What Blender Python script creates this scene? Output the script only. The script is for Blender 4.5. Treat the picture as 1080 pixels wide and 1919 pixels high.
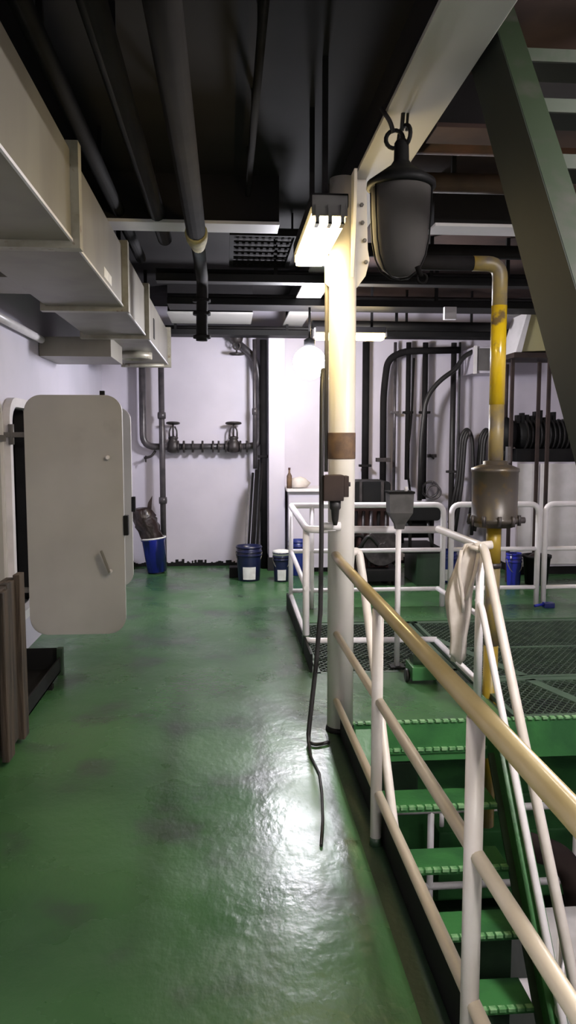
import bpy, bmesh, math, random
from mathutils import Vector, Matrix
random.seed(7)
for o in list(bpy.data.objects):
    bpy.data.objects.remove(o, do_unlink=True)
SC = bpy.context.scene
COL = SC.collection
PI = math.pi

# ------------------------------------------------------------------ camera, world, exposure
FPX = 1450.0
cam_d = bpy.data.cameras.new('camera')
cam_d.sensor_fit = 'VERTICAL'
cam_d.sensor_height = 36.0
cam_d.lens = FPX / 1919.0 * 36.0
cam_d.clip_start = 0.05
cam = bpy.data.objects.new('camera', cam_d)
COL.objects.link(cam)
cam.location = (0.0, 0.0, 1.6)
cam.rotation_euler = (math.radians(90 - 5.30), 0, math.radians(-4.515))
SC.camera = cam

world = bpy.data.worlds.new('world')
SC.world = world
world.use_nodes = True
world.node_tree.nodes['Background'].inputs[0].default_value = (0.8, 0.85, 1.0, 1)
world.node_tree.nodes['Background'].inputs[1].default_value = 0.02

SC.view_settings.view_transform = 'Standard'
SC.view_settings.look = 'None'
SC.view_settings.gamma = 1.0
SC.view_settings.use_curve_mapping = False
SC.view_settings.exposure = 0.22

LAMP_BULB = 195.0       # bare white work lamp in the aisle
LAMP_WARM = 34.0        # warm tube fixtures
LAMP_REAR = 35.0        # tube fixtures over the stair, behind the viewpoint

# ------------------------------------------------------------------ materials
def mat(name, col, col2=None, nscale=4.0, mix=(0.42, 0.62), rough=0.45, rough2=None, metal=0.0,
        bump=0.0, bscale=40.0, stretch=(1, 1, 1), spec=0.5, col3=None, n3=14.0, mix3=(0.62, 0.7), coat=0.0):
    m = bpy.data.materials.new(name)
    m.use_nodes = True
    nt = m.node_tree
    b = nt.nodes['Principled BSDF']
    b.inputs['Roughness'].default_value = rough
    b.inputs['Metallic'].default_value = metal
    b.inputs['Specular IOR Level'].default_value = spec
    b.inputs['Coat Weight'].default_value = coat
    c1 = (*col, 1)
    b.inputs['Base Color'].default_value = c1
    tc = nt.nodes.new('ShaderNodeTexCoord')
    mp = nt.nodes.new('ShaderNodeMapping')
    mp.inputs['Scale'].default_value = stretch
    nt.links.new(tc.outputs['Object'], mp.inputs['Vector'])
    def noise(s, d=5.0):
        n = nt.nodes.new('ShaderNodeTexNoise')
        n.inputs['Scale'].default_value = s
        n.inputs['Detail'].default_value = d
        nt.links.new(mp.outputs[0], n.inputs['Vector'])
        return n.outputs['Fac']
    def ramp(src, lo, hi):
        r = nt.nodes.new('ShaderNodeMapRange')
        r.inputs['From Min'].default_value = lo
        r.inputs['From Max'].default_value = hi
        r.clamp = True
        nt.links.new(src, r.inputs['Value'])
        return r.outputs['Result']
    def mixc(fac, a, bb):
        x = nt.nodes.new('ShaderNodeMix')
        x.data_type = 'RGBA'
        nt.links.new(fac, x.inputs['Factor'])
        for s, v in ((6, a), (7, bb)):
            if isinstance(v, tuple):
                x.inputs[s].default_value = v
            else:
                nt.links.new(v, x.inputs[s])
        return x.outputs[2]
    if col2:
        f = ramp(noise(nscale), *mix)
        c = mixc(f, c1, (*col2, 1))
        if col3:
            c = mixc(ramp(noise(n3, 8), *mix3), c, (*col3, 1))
        nt.links.new(c, b.inputs['Base Color'])
        if rough2 is not None:
            r = nt.nodes.new('ShaderNodeMapRange')
            r.inputs['To Min'].default_value = rough
            r.inputs['To Max'].default_value = rough2
            nt.links.new(f, r.inputs['Value'])
            nt.links.new(r.outputs['Result'], b.inputs['Roughness'])
    if bump > 0:
        bn = nt.nodes.new('ShaderNodeBump')
        bn.inputs['Strength'].default_value = bump
        bn.inputs['Distance'].default_value = 0.02
        nt.links.new(noise(bscale, 3), bn.inputs['Height'])
        nt.links.new(bn.outputs[0], b.inputs['Normal'])
    return m

def emit(name, col, s):
    m = bpy.data.materials.new(name)
    m.use_nodes = True
    b = m.node_tree.nodes['Principled BSDF']
    b.inputs['Base Color'].default_value = (*col, 1)
    b.inputs['Emission Color'].default_value = (*col, 1)
    b.inputs['Emission Strength'].default_value = s
    return m

def deck_paint():
    """glossy green deck paint, scuffed dull in patches, with a pebbly film"""
    m = mat('deck_green', (0.054, 0.138, 0.051), (0.036, 0.098, 0.039), nscale=1.1, rough=0.30, bump=0.0,
            col3=(0.050, 0.064, 0.055), n3=2.2, mix3=(0.55, 0.74))
    nt = m.node_tree
    b = nt.nodes['Principled BSDF']
    tc = nt.nodes.new('ShaderNodeTexCoord')
    def noise(s, d, sc=(1, 1, 1)):
        mp = nt.nodes.new('ShaderNodeMapping')
        mp.inputs['Scale'].default_value = sc
        nt.links.new(tc.outputs['Object'], mp.inputs['Vector'])
        n = nt.nodes.new('ShaderNodeTexNoise')
        n.inputs['Scale'].default_value = s
        n.inputs['Detail'].default_value = d
        nt.links.new(mp.outputs[0], n.inputs['Vector'])
        return n.outputs['Fac']
    r = nt.nodes.new('ShaderNodeMapRange')
    r.inputs['From Min'].default_value = 0.35
    r.inputs['From Max'].default_value = 0.68
    r.inputs['To Min'].default_value = 0.20
    r.inputs['To Max'].default_value = 0.42
    nt.links.new(noise(1.7, 6), r.inputs['Value'])
    nt.links.new(r.outputs['Result'], b.inputs['Roughness'])
    b1 = nt.nodes.new('ShaderNodeBump')
    b1.inputs['Strength'].default_value = 0.45
    b1.inputs['Distance'].default_value = 0.012
    nt.links.new(noise(5, 4), b1.inputs['Height'])
    b2 = nt.nodes.new('ShaderNodeBump')
    b2.inputs['Strength'].default_value = 0.26
    b2.inputs['Distance'].default_value = 0.006
    nt.links.new(noise(34, 4, (1, 0.55, 1)), b2.inputs['Height'])
    nt.links.new(b1.outputs[0], b2.inputs['Normal'])
    nt.links.new(b2.outputs[0], b.inputs['Normal'])
    return m

M = {}
M['deck'] = deck_paint()
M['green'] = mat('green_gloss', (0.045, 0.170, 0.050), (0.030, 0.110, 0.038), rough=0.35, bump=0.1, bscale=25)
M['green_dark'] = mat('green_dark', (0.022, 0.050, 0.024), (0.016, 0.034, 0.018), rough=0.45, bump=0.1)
M['ladder_green'] = mat('ladder_green', (0.009, 0.014, 0.008), (0.007, 0.011, 0.006), rough=0.7, spec=0.25)
M['ladder_edge'] = mat('ladder_edge', (0.013, 0.024, 0.010), (0.030, 0.032, 0.024), nscale=9, mix=(0.52, 0.66), rough=0.5)
M['black'] = mat('black_paint', (0.006, 0.006, 0.0065), (0.009, 0.0085, 0.0085), rough=0.6, spec=0.2)
M['ceil'] = mat('ceiling_black', (0.017, 0.0155, 0.016), (0.013, 0.012, 0.0125), nscale=1.5, rough=0.85, spec=0.15)
M['ceil_brown'] = mat('ceiling_brown', (0.060, 0.038, 0.033), (0.034, 0.024, 0.023), nscale=2.0, rough=0.85, spec=0.15)
M['wall'] = mat('wall_white', (0.62, 0.575, 0.65), (0.57, 0.53, 0.60), nscale=1.6, rough=0.42, bump=0.06, bscale=6)
M['wall_left'] = mat('wall_left_white', (0.58, 0.55, 0.63), (0.53, 0.51, 0.58), nscale=1.6, rough=0.45, bump=0.05, bscale=6)
M['white'] = mat('white_gloss', (0.78, 0.74, 0.74), (0.70, 0.67, 0.66), nscale=6, rough=0.38)
M['rail_white'] = mat('rail_white', (0.86, 0.82, 0.84), (0.80, 0.76, 0.77), nscale=8, rough=0.35)
M['cream'] = mat('rail_cream', (0.70, 0.645, 0.60), (0.62, 0.56, 0.50), nscale=5, rough=0.4)
M['rail_tan'] = mat('rail_tan', (0.47, 0.395, 0.285), (0.53, 0.46, 0.35), nscale=3, rough=0.4)
M['tan'] = mat('handrail_tan', (0.31, 0.235, 0.105), (0.36, 0.285, 0.15), nscale=3, rough=0.3, coat=0.3)
M['door'] = mat('door_greige', (0.43, 0.415, 0.395), (0.39, 0.375, 0.36), nscale=2.0, rough=0.5, col3=(0.30, 0.28, 0.26), n3=1.8, mix3=(0.62, 0.78))
M['galv'] = mat('galvanised', (0.225, 0.21, 0.175), (0.185, 0.17, 0.145), nscale=3, rough=0.42, metal=0.35, stretch=(1, 1, 0.4))
M['galv_edge'] = mat('galvanised_edge', (0.33, 0.31, 0.25), (0.25, 0.23, 0.18), nscale=9, rough=0.4, metal=0.3, col3=(0.16, 0.10, 0.06), n3=16)
M['flange_grey'] = mat('beam_flange_grey', (0.40, 0.39, 0.37), (0.36, 0.35, 0.33), nscale=1.2, rough=0.5)
M['flange_white'] = mat('beam_flange_white', (0.68, 0.66, 0.68), (0.62, 0.60, 0.62), nscale=3, rough=0.45)
M['pipe_dark'] = mat('pipe_dark', (0.013, 0.012, 0.0125), (0.010, 0.009, 0.0095), nscale=8, rough=0.8, spec=0.1)
M['pipe_mid'] = mat('pipe_mid', (0.012, 0.011, 0.0105), (0.009, 0.008, 0.008), nscale=6, rough=0.9, spec=0.04)
M['pipe_steel'] = mat('pipe_steel', (0.085, 0.075, 0.08), (0.05, 0.045, 0.05), nscale=10, rough=0.35, metal=0.2)
M['valve'] = mat('valve_iron', (0.032, 0.027, 0.027), (0.055, 0.046, 0.046), nscale=20, rough=0.45, metal=0.3)
M['pillar'] = mat('pillar_cream', (0.70, 0.66, 0.62), (0.66, 0.62, 0.56), nscale=2.5, rough=0.35)
M['rust'] = mat('rust_brown', (0.17, 0.10, 0.055), (0.09, 0.055, 0.04), nscale=14, rough=0.7)
M['yellow'] = mat('pipe_yellow', (0.62, 0.42, 0.010), (0.52, 0.34, 0.012), nscale=4, rough=0.25, coat=0.4,
                  col3=(0.16, 0.11, 0.05), n3=6, mix3=(0.58, 0.64))
M['yellow_dull'] = mat('pipe_yellow_dull', (0.30, 0.20, 0.012), (0.22, 0.15, 0.02), nscale=5, rough=0.4)
M['yellow_old'] = mat('pipe_yellow_worn', (0.20, 0.15, 0.06), (0.30, 0.21, 0.03), nscale=7, mix=(0.5, 0.68), rough=0.45,
                      col3=(0.12, 0.10, 0.08), n3=9, mix3=(0.5, 0.65))
M['strainer'] = mat('strainer_steel', (0.055, 0.045, 0.036), (0.14, 0.085, 0.012), nscale=6, mix=(0.50, 0.66), rough=0.4, metal=0.2)
M['wood'] = mat('old_wood', (0.070, 0.048, 0.032), (0.024, 0.018, 0.014), nscale=6, rough=0.8, bump=0.5, bscale=18, stretch=(3, 3, 0.3))
M['wood_light'] = mat('split_wood', (0.26, 0.17, 0.09), (0.11, 0.075, 0.045), nscale=12, rough=0.85, bump=0.5, bscale=30)
M['blue'] = mat('bucket_blue', (0.020, 0.035, 0.20), (0.012, 0.020, 0.12), nscale=5, rough=0.3)
M['navy'] = mat('bucket_navy', (0.010, 0.014, 0.055), (0.008, 0.010, 0.032), nscale=5, rough=0.3)
M['blue_bright'] = mat('blue_bright', (0.022, 0.030, 0.36), (0.012, 0.018, 0.12), nscale=4, mix=(0.45, 0.55), rough=0.2, stretch=(3, 3, 0.4))
M['label'] = mat('paper_label', (0.80, 0.79, 0.76), (0.70, 0.69, 0.66), nscale=18, rough=0.6)
M['bag_brown'] = mat('bin_bag', (0.020, 0.013, 0.012), (0.035, 0.022, 0.020), nscale=9, rough=0.28, bump=0.4, bscale=14)
M['rubber'] = mat('rubber', (0.013, 0.012, 0.012), (0.022, 0.020, 0.020), rough=0.5)
M['bowl'] = mat('lamp_bowl', (0.080, 0.074, 0.070), (0.070, 0.064, 0.063), nscale=5, rough=0.85, spec=0.15)
M['cloth'] = mat('rag_cloth', (0.66, 0.60, 0.55), (0.56, 0.50, 0.45), nscale=10, rough=0.9)
M['grey'] = mat('grey_paint', (0.15, 0.14, 0.135), (0.12, 0.112, 0.11), nscale=6, rough=0.5)
M['yellow_grey'] = mat('yellow_grey', (0.44, 0.40, 0.20), (0.38, 0.35, 0.20), nscale=3, rough=0.5)
M['brown'] = mat('brown_paint', (0.045, 0.030, 0.026), (0.03, 0.021, 0.02), nscale=6, rough=0.65, spec=0.25)
M['red_brown'] = mat('red_brown', (0.075, 0.036, 0.032), (0.045, 0.028, 0.028), nscale=6, rough=0.7, spec=0.25)
M['pipe_grey'] = mat('box_grey', (0.085, 0.08, 0.08), (0.06, 0.056, 0.056), nscale=12, rough=0.6)
M['mesh'] = mat('mesh_green', (0.060, 0.090, 0.062), (0.040, 0.060, 0.045), nscale=8, rough=0.5)
M['mesh_bar'] = mat('mesh_bar', (0.060, 0.105, 0.065), (0.05, 0.085, 0.055), nscale=5, rough=0.5)
M['nosing'] = mat('nosing_worn', (0.22, 0.40, 0.20), (0.10, 0.26, 0.10), nscale=30, rough=0.45)
M['warm'] = emit('tube_warm', (1.0, 0.77, 0.36), LAMP_WARM)
M['rear'] = emit('tube_rear', (1.0, 0.93, 0.84), LAMP_REAR)
M['side'] = emit('tube_side', (1.0, 0.95, 0.93), 230.0)
M['back'] = emit('fill_back', (1.0, 0.96, 0.94), 155.0)  # glow of the added fill lamp behind the viewpoint
M['bulb'] = emit('bulb_white', (0.93, 0.92, 1.0), LAMP_BULB)
M['yellow_patch'] = mat('lagging_end', (0.36, 0.31, 0.14), (0.24, 0.20, 0.10), nscale=15, rough=0.8)
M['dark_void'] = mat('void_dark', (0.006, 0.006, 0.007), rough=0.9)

# ------------------------------------------------------------------ builder
class B:
    def __init__(s):
        s.bm = bmesh.new()
    def _face(s, vs, smooth=False):
        try:
            f = s.bm.faces.new(vs)
            f.smooth = smooth
            return f
        except ValueError:
            return None
    def box(s, x0, x1, y0, y1, z0, z1, bev=0.0, rot=None, about=None):
        c = [(x0, y0, z0), (x1, y0, z0), (x1, y1, z0), (x0, y1, z0), (x0, y0, z1), (x1, y0, z1), (x1, y1, z1), (x0, y1, z1)]
        v = [s.bm.verts.new(p) for p in c]
        fs = [s._face([v[i] for i in q]) for q in ((3, 2, 1, 0), (4, 5, 6, 7), (0, 1, 5, 4), (1, 2, 6, 5), (2, 3, 7, 6), (3, 0, 4, 7))]
        if rot is not None:
            ab = Vector(about) if about else Vector(((x0 + x1) / 2, (y0 + y1) / 2, (z0 + z1) / 2))
            for w in v:
                w.co = rot @ (w.co - ab) + ab
        if bev > 0:
            es = list({e for f in fs for e in f.edges})
            bmesh.ops.bevel(s.bm, geom=es, offset=bev, segments=2, affect='EDGES', profile=0.7)
        return s
    def bar(s, p0, p1, w, h, up=(0, 0, 1), bev=0.0):
        """rectangular bar from p0 to p1; w across, h along 'up'"""
        p0, p1 = Vector(p0), Vector(p1)
        d = (p1 - p0)
        L = d.length
        d.normalize()
        u = Vector(up)
        sx = d.cross(u).normalized()
        u = sx.cross(d).normalized()
        R = Matrix((sx, d, u)).transposed()
        m = (p0 + p1) / 2
        return s.box(m.x - w / 2, m.x + w / 2, m.y - L / 2, m.y + L / 2, m.z - h / 2, m.z + h / 2, bev, R)
    def tube(s, pts, r, seg=12, fil=0.0, caps=True, rr=None):
        P = [Vector(p) for p in pts]
        if fil > 0 and len(P) > 2:
            Q = [P[0]]
            for i in range(1, len(P) - 1):
                a, b, c = P[i - 1], P[i], P[i + 1]
                d1, d2 = (a - b), (c - b)
                f = min(fil, d1.length * 0.49, d2.length * 0.49)
                A, Cc = b + d1.normalized() * f, b + d2.normalized() * f
                for k in range(7):
                    t = k / 6
                    Q.append(A * (1 - t) ** 2 + b * 2 * t * (1 - t) + Cc * t * t)
            Q.append(P[-1])
            P = Q
        n = len(P)
        T = []
        for i in range(n):
            t = (P[min(i + 1, n - 1)] - P[max(i - 1, 0)])
            T.append(t.normalized())
        up = Vector((0, 0, 1)) if abs(T[0].z) < 0.9 else Vector((0, 1, 0))
        N = T[0].cross(up).normalized()
        rings = []
        for i in range(n):
            N = (N - T[i] * N.dot(T[i])).normalized()
            Bn = T[i].cross(N)
            rad = rr[i] if rr and len(rr) == n else r
            rings.append([s.bm.verts.new(P[i] + (N * math.cos(2 * PI * k / seg) + Bn * math.sin(2 * PI * k / seg)) * rad) for k in range(seg)])
        for i in range(n - 1):
            for k in range(seg):
                s._face([rings[i][k], rings[i][(k + 1) % seg], rings[i + 1][(k + 1) % seg], rings[i + 1][k]], True)
        if caps:
            s._face(rings[0][::-1])
            s._face(rings[-1])
        return s
    def lathe(s, prof, c=(0, 0, 0), seg=20, axis=(0, 0, 1), sx=1.0, sy=1.0):
        """profile [(r, h)] turned about axis through c"""
        c = Vector(c)
        q = Vector((0, 0, 1)).rotation_difference(Vector(axis).normalized())
        rings = []
        for r, h in prof:
            if r < 1e-6:
                rings.append([s.bm.verts.new(c + q @ Vector((0, 0, h)))])
            else:
                rings.append([s.bm.verts.new(c + q @ Vector((r * sx * math.cos(2 * PI * k / seg), r * sy * math.sin(2 * PI * k / seg), h))) for k in range(seg)])
        for a, b in zip(rings, rings[1:]):
            for k in range(seg):
                k2 = (k + 1) % seg
                if len(a) == 1 and len(b) == 1:
                    continue
                if len(a) == 1:
                    s._face([a[0], b[k2], b[k]], True)
                elif len(b) == 1:
                    s._face([a[k], a[k2], b[0]], True)
                else:
                    s._face([a[k], a[k2], b[k2], b[k]], True)
        if len(rings[0]) > 1:
            s._face(rings[0][::-1])
        if len(rings[-1]) > 1:
            s._face(rings[-1])
        return s
    def torus(s, c, R, r, axis=(0, 0, 1), seg=20, k=8):
        c = Vector(c)
        q = Vector((0, 0, 1)).rotation_difference(Vector(axis).normalized())
        rings = []
        for i in range(seg):
            a = 2 * PI * i / seg
            rings.append([s.bm.verts.new(c + q @ Vector(((R + r * math.cos(b)) * math.cos(a), (R + r * math.cos(b)) * math.sin(a), r * math.sin(b)))) for b in [2 * PI * j / k for j in range(k)]])
        for i in range(seg):
            for j in range(k):
                s._face([rings[i][j], rings[(i + 1) % seg][j], rings[(i + 1) % seg][(j + 1) % k], rings[i][(j + 1) % k]], True)
        return s
    def prism(s, poly, fn, d0, d1, bev=0.0):
        """2-D outline 'poly' swept from depth d0 to d1; fn(u, v, d) -> point"""
        a = [s.bm.verts.new(fn(u, v, d0)) for u, v in poly]
        b = [s.bm.verts.new(fn(u, v, d1)) for u, v in poly]
        n = len(poly)
        f0 = s._face(a[::-1])
        f1 = s._face(b)
        for i in range(n):
            s._face([a[i], a[(i + 1) % n], b[(i + 1) % n], b[i]])
        if bev > 0:
            es = list(set(f0.edges) | set(f1.edges))
            bmesh.ops.bevel(s.bm, geom=es, offset=bev, segments=2, affect='EDGES')
        return s
    def ring(s, outer, inner, fn, d0, d1):
        n = len(outer)
        v = [[s.bm.verts.new(fn(u, w, d)) for u, w in p] for d in (d0, d1) for p in (outer, inner)]
        o0, i0, o1, i1 = v
        for i in range(n):
            j = (i + 1) % n
            s._face([o0[i], i0[i], i0[j], o0[j]])
            s._face([o1[i], o1[j], i1[j], i1[i]])
            s._face([o0[i], o0[j], o1[j], o1[i]])
            s._face([i0[i], i1[i], i1[j], i0[j]])
        return s

def rrect(x0, x1, z0, z1, r, n=8):
    P = []
    for cx, cz, a0 in ((x1 - r, z0 + r, -PI / 2), (x1 - r, z1 - r, 0), (x0 + r, z1 - r, PI / 2), (x0 + r, z0 + r, PI)):
        for k in range(n + 1):
            a = a0 + PI / 2 * k / n
            P.append((cx + r * math.cos(a), cz + r * math.sin(a)))
    return P
XZ = lambda u, v, d: Vector((u, d, v))
YZ = lambda u, v, d: Vector((d, u, v))
XY = lambda u, v, d: Vector((u, v, d))

def props(o, label=None, cat=None, group=None, kind=None):
    if label: o['label'] = label
    if cat: o['category'] = cat
    if group: o['group'] = group
    if kind: o['kind'] = kind
    return o

def link(name, b, m, org, parent=None):
    bm = b.bm if isinstance(b, B) else b
    bmesh.ops.translate(bm, verts=bm.verts, vec=-Vector(org))
    bmesh.ops.recalc_face_normals(bm, faces=bm.faces)
    me = bpy.data.meshes.new(name)
    bm.to_mesh(me)
    bm.free()
    me.materials.append(M[m] if isinstance(m, str) else m)
    o = bpy.data.objects.new(name, me)
    COL.objects.link(o)
    if parent:
        o.parent = parent
    else:
        o.location = org
    return o

def single(name, b, m, label, cat, group=None, kind=None):
    """a thing that is one mesh, origin at its base"""
    vs = [v.co for v in b.bm.verts]
    lo = Vector([min(v[i] for v in vs) for i in range(3)])
    hi = Vector([max(v[i] for v in vs) for i in range(3)])
    o = link(name, b, m, ((lo.x + hi.x) / 2, (lo.y + hi.y) / 2, lo.z))
    return props(o, label, cat, group, kind)

def struct(name, b, m, parent=None, org=(0, 0, 0)):
    o = link(name, b, m, org, parent)
    if not parent:
        o['kind'] = 'structure'
    return o

class Thing:
    """an Empty at the thing's base; parts are built in world coordinates"""
    def __init__(s, name, label, cat, loc, group=None, kind=None):
        s.o = bpy.data.objects.new(name, None)
        s.o.empty_display_size = 0.1
        COL.objects.link(s.o)
        s.o.location = loc
        s.loc = Vector(loc)
        props(s.o, label, cat, group, kind)
    def part(s, name, b, m, under=None, label=None, kind=None):
        o = link(name, b, m, s.loc, under or s.o)
        if label: o['label'] = label
        if kind: o['kind'] = kind
        return o
    def inst(s, src, name, loc, rot=None, under=None):
        o = bpy.data.objects.new(name, src.data)
        COL.objects.link(o)
        o.parent = under or s.o
        o.location = Vector(loc)
        if rot: o.rotation_euler = rot
        return o

def copy_tree(o, parent=None):
    c = o.copy()
    COL.objects.link(c)
    c.parent = parent
    for ch in list(o.children):
        copy_tree(ch, c)
    return c

# ================================================================== STRUCTURE
XW = -1.54      # left bulkhead
YB = 9.86       # far bulkhead
ZC = 3.25       # deck head
XR = 5.0
struct('floor', B().box(XW - 0.1, 0.60, -3.0, YB, -0.06, 0.0), 'deck')
struct('floor', B().box(0.60, XR, 6.66, YB, -0.06, 0.0), 'deck')
struct('floor', B().box(0.625, XR, -3.0, 1.55, -0.06, 0.0), 'deck')
struct('floor', B().box(0.60, 1.60, 4.24, 5.16, -0.02, 0.0), 'deck')
struct('floor', B().box(-0.5, XR, -3.0, YB, -2.86, -2.80), 'green_dark')
struct('ceiling', B().box(XW - 0.1, 0.80, -3.0, YB, ZC, ZC + 0.06), 'ceil')
struct('ceiling', B().box(0.80, XR, -3.0, YB, ZC, ZC + 0.06), 'ceil_brown')
# left bulkhead with the doorway cut out
wl = B()
DY0, DY1, DZ0, DZ1 = 5.56, 6.22, 0.34, 1.84
wl.box(XW - 0.1, XW, -3.0, DY0, 0, ZC)
wl.box(XW - 0.1, XW, DY1, YB, 0, ZC)
wl.box(XW - 0.1, XW, DY0, DY1, 0, DZ0)
wl.box(XW - 0.1, XW, DY0, DY1, DZ1, ZC)
struct('wall_left', wl, 'wall_left')
wb = B().box(XW - 0.1, XR, YB, YB + 0.1, -2.86, ZC)
struct('wall_back', wb, 'wall')
struct('wall_right', B().box(XR, XR + 0.1, -3.0, YB, -2.86, ZC), 'wall')
struct('wall_rear', B().box(XW - 0.1, XR, -3.1, -3.0, -2.86, ZC), 'wall')
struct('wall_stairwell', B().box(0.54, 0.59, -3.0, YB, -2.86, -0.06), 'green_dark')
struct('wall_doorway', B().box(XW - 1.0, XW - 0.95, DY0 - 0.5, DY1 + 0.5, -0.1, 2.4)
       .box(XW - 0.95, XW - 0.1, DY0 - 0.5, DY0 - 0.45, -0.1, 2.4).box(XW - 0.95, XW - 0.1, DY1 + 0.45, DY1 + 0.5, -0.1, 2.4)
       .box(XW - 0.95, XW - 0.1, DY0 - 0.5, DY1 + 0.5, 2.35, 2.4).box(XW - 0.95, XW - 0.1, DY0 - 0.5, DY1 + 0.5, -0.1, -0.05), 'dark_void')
# doorway rim
ft = Thing('trim_1', 'white raised steel rim around the dark doorway in the left wall', 'door frame', (XW, 5.9, 0.3), kind='structure')
ft.part('dark_lining', B().ring([(DY0, DZ0), (DY1, DZ0), (DY1, DZ1), (DY0, DZ1)], [(DY0 + 0.012, DZ0 + 0.012), (DY1 - 0.012, DZ0 + 0.012), (DY1 - 0.012, DZ1 - 0.012), (DY0 + 0.012, DZ1 - 0.012)], YZ, XW - 0.11, XW - 0.021), 'rubber', label='black lining standing in for the dark of the doorway')  # black ring added so the gap beside the door reads as shade
ft.part('rim', B().ring(rrect(DY0 - 0.06, DY1 + 0.06, DZ0 - 0.06, DZ1 + 0.06, 0.17), rrect(DY0 + 0.005, DY1 - 0.005, DZ0 + 0.005, DZ1 - 0.005, 0.13), YZ, XW - 0.02, XW + 0.05), 'white')
# jagged black skirting along the far bulkhead
bb = B()
x = XW
while x < XR:
    w = random.uniform(0.015, 0.04)
    h = 0.035 + random.random() ** 2 * 0.055
    bb.box(x, x + w, YB - 0.012, YB, 0.0, h)
    x += w
struct('baseboard_back', bb, 'black')
# white partition end and its flared dark foot
tp = Thing('trim_2', 'white partition end standing out from the far bulkhead', 'partition', (0.61, YB, 0), kind='structure')
tp.part('panel', B().box(0.51, 0.71, 9.45, YB, 0.0, 2.95, 0.012), 'wall')
tp.part('foot', B().prism([(9.40, 0), (YB, 0), (YB, 0.16), (9.449, 0.16)], YZ, 0.495, 0.725), 'black')
# kerb (coaming) beside the stairwell
kc = Thing('trim_3', 'low dark kerb running along the stairwell edge', 'kerb', (0.56, 3.5, 0), kind='structure')
kc.part('kerb_bar', B().box(0.605, 0.622, 1.0, 4.055, 0.0, 0.15, 0.003), 'black')
kc.part('kerb_bar', B().box(0.565, 0.582, 5.20, 7.35, 0.0, 0.13, 0.003), 'black')
kc.part('shaded_paint_margin', B().box(0.525, 0.604, 1.0, 4.07, -0.001, 0.002), 'green_dark', label='dark strip along the kerb, part paint and part kerb shade')  # dark green covers both floor paint and the shade beside the kerb
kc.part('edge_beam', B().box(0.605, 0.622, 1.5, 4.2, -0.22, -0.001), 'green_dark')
# deep green edge beam of the landing and grating
eb = Thing('trim_4', 'bright green edge beam along the front of landing and grating', 'beam', (2.6, 4.24, -0.2), kind='structure')
eb.part('front_plate', B().box(0.605, XR, 4.215, 4.235, -0.23, -0.002), 'green')
eb.part('web', B().box(1.66, XR, 4.30, 4.32, -0.26, -0.03), 'green_dark')
nb = B()
for k in range(60):
    x = 0.64 + k * 0.045
    if x > 3.2: break
    nb.box(x, x + 0.03, 4.206, 4.236, -0.004, 0.006)
eb.part('nosing', nb, 'nosing')

# ------------------------------------------------------------------ deck beams
def beam(label, flange_m, fx, fy, zf, web):
    t = Thing('deck_beam', label, 'beam', ((fx[0] + fx[1]) / 2, (fy[0] + fy[1]) / 2, zf))
    t.part('flange', B().box(fx[0], fx[1], fy[0], fy[1], zf, zf + 0.02, 0.003), flange_m)
    t.part('web', B().box(*web, zf + 0.02, ZC), 'ceil')
    return t
beam('long grey beam running front to back over the pillar', 'flange_grey', (0.67, 0.905), (-2.9, 9.44), 2.95, (0.72, 0.86, -2.9, 9.44))
beam('narrow white crosswise beam left of the lit pillar lamp', 'flange_white', (-1.0, 0.34), (4.99, 5.20), 2.945, (-1.0, 0.34, 5.02, 5.17))
beam('narrow white crosswise beam behind the dark pendant lamp', 'flange_white', (1.32, 2.35), (4.93, 5.14), 2.945, (1.32, 2.35, 4.96, 5.11))
beam('wide grey crosswise girder before the far bulkhead', 'flange_grey', (-0.62, 0.29), (8.42, 9.15), 2.94, (-0.62, 0.29, 8.5, 9.0))
beam('shadowed brownish crosswise beam near the green ladder', 'ceil_brown', (0.95, 2.0), (3.55, 3.75), 3.0, (0.95, 2.0, 3.6, 3.7))
# black crosswise trunking hiding the beams beyond the lamp
for (y0, y1, z0, lab, x0, x1) in ((6.33, 6.45, 2.86, 'black crosswise cable tray under the deck head behind the ceiling grille', -0.55, 2.6),
                          (7.50, 7.85, 2.88, 'wide black cable tray crossing just above the white work lamp', -0.55, 4.6),
                          (9.16, 9.42, 2.82, 'black crosswise trunk along the top of the far bulkhead', -0.9, 4.9)):
    t = Thing('cable_tray', lab, 'cable tray', ((x0 + x1) / 2, y0, z0))
    t.part('channel', B().box(x0, x1, y0, y1, z0, z0 + 0.06), 'black')
    for k in range(5):
        xx = x0 + 0.3 + k * (x1 - x0 - 0.6) / 4
        t.part('hanger', B().box(xx, xx + 0.03, y0 + 0.02, y0 + 0.05, z0 + 0.06, ZC), 'black')
    for k in range(3):
        yy = y0 + 0.06 + k * (y1 - y0 - 0.12) / 2
        t.part('cable', B().tube([(x0, yy, z0 + 0.085), (x1, yy, z0 + 0.085)], 0.024, 8), 'rubber')

# ceiling grille
g = Thing('ceiling_grille', 'dark slatted ventilation grille in the black deck head', 'grille', (0.3, 6.2, 2.97))
g.part('frame', B().ring([(0.03, 5.35), (0.50, 5.35), (0.50, 6.33), (0.03, 6.33)], [(0.06, 5.38), (0.47, 5.38), (0.47, 6.30), (0.06, 6.30)], XY, 2.97, 3.02), 'pipe_dark')
for k in range(6):
    y = 5.43 + k * 0.155
    sl = B().box(0.06, 0.47, y, y + 0.06, 2.985, 2.995)
    for j in range(9):
        sl.box(0.08 + j * 0.044, 0.095 + j * 0.044, y + 0.005, y + 0.055, 2.975, 2.985)
    g.part('slat', sl, 'pipe_mid')
for sx in (0.04, 0.485):
    g.part('hanger', B().box(sx, sx + 0.012, 5.8, 5.84, 3.02, ZC), 'pipe_dark')

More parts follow.
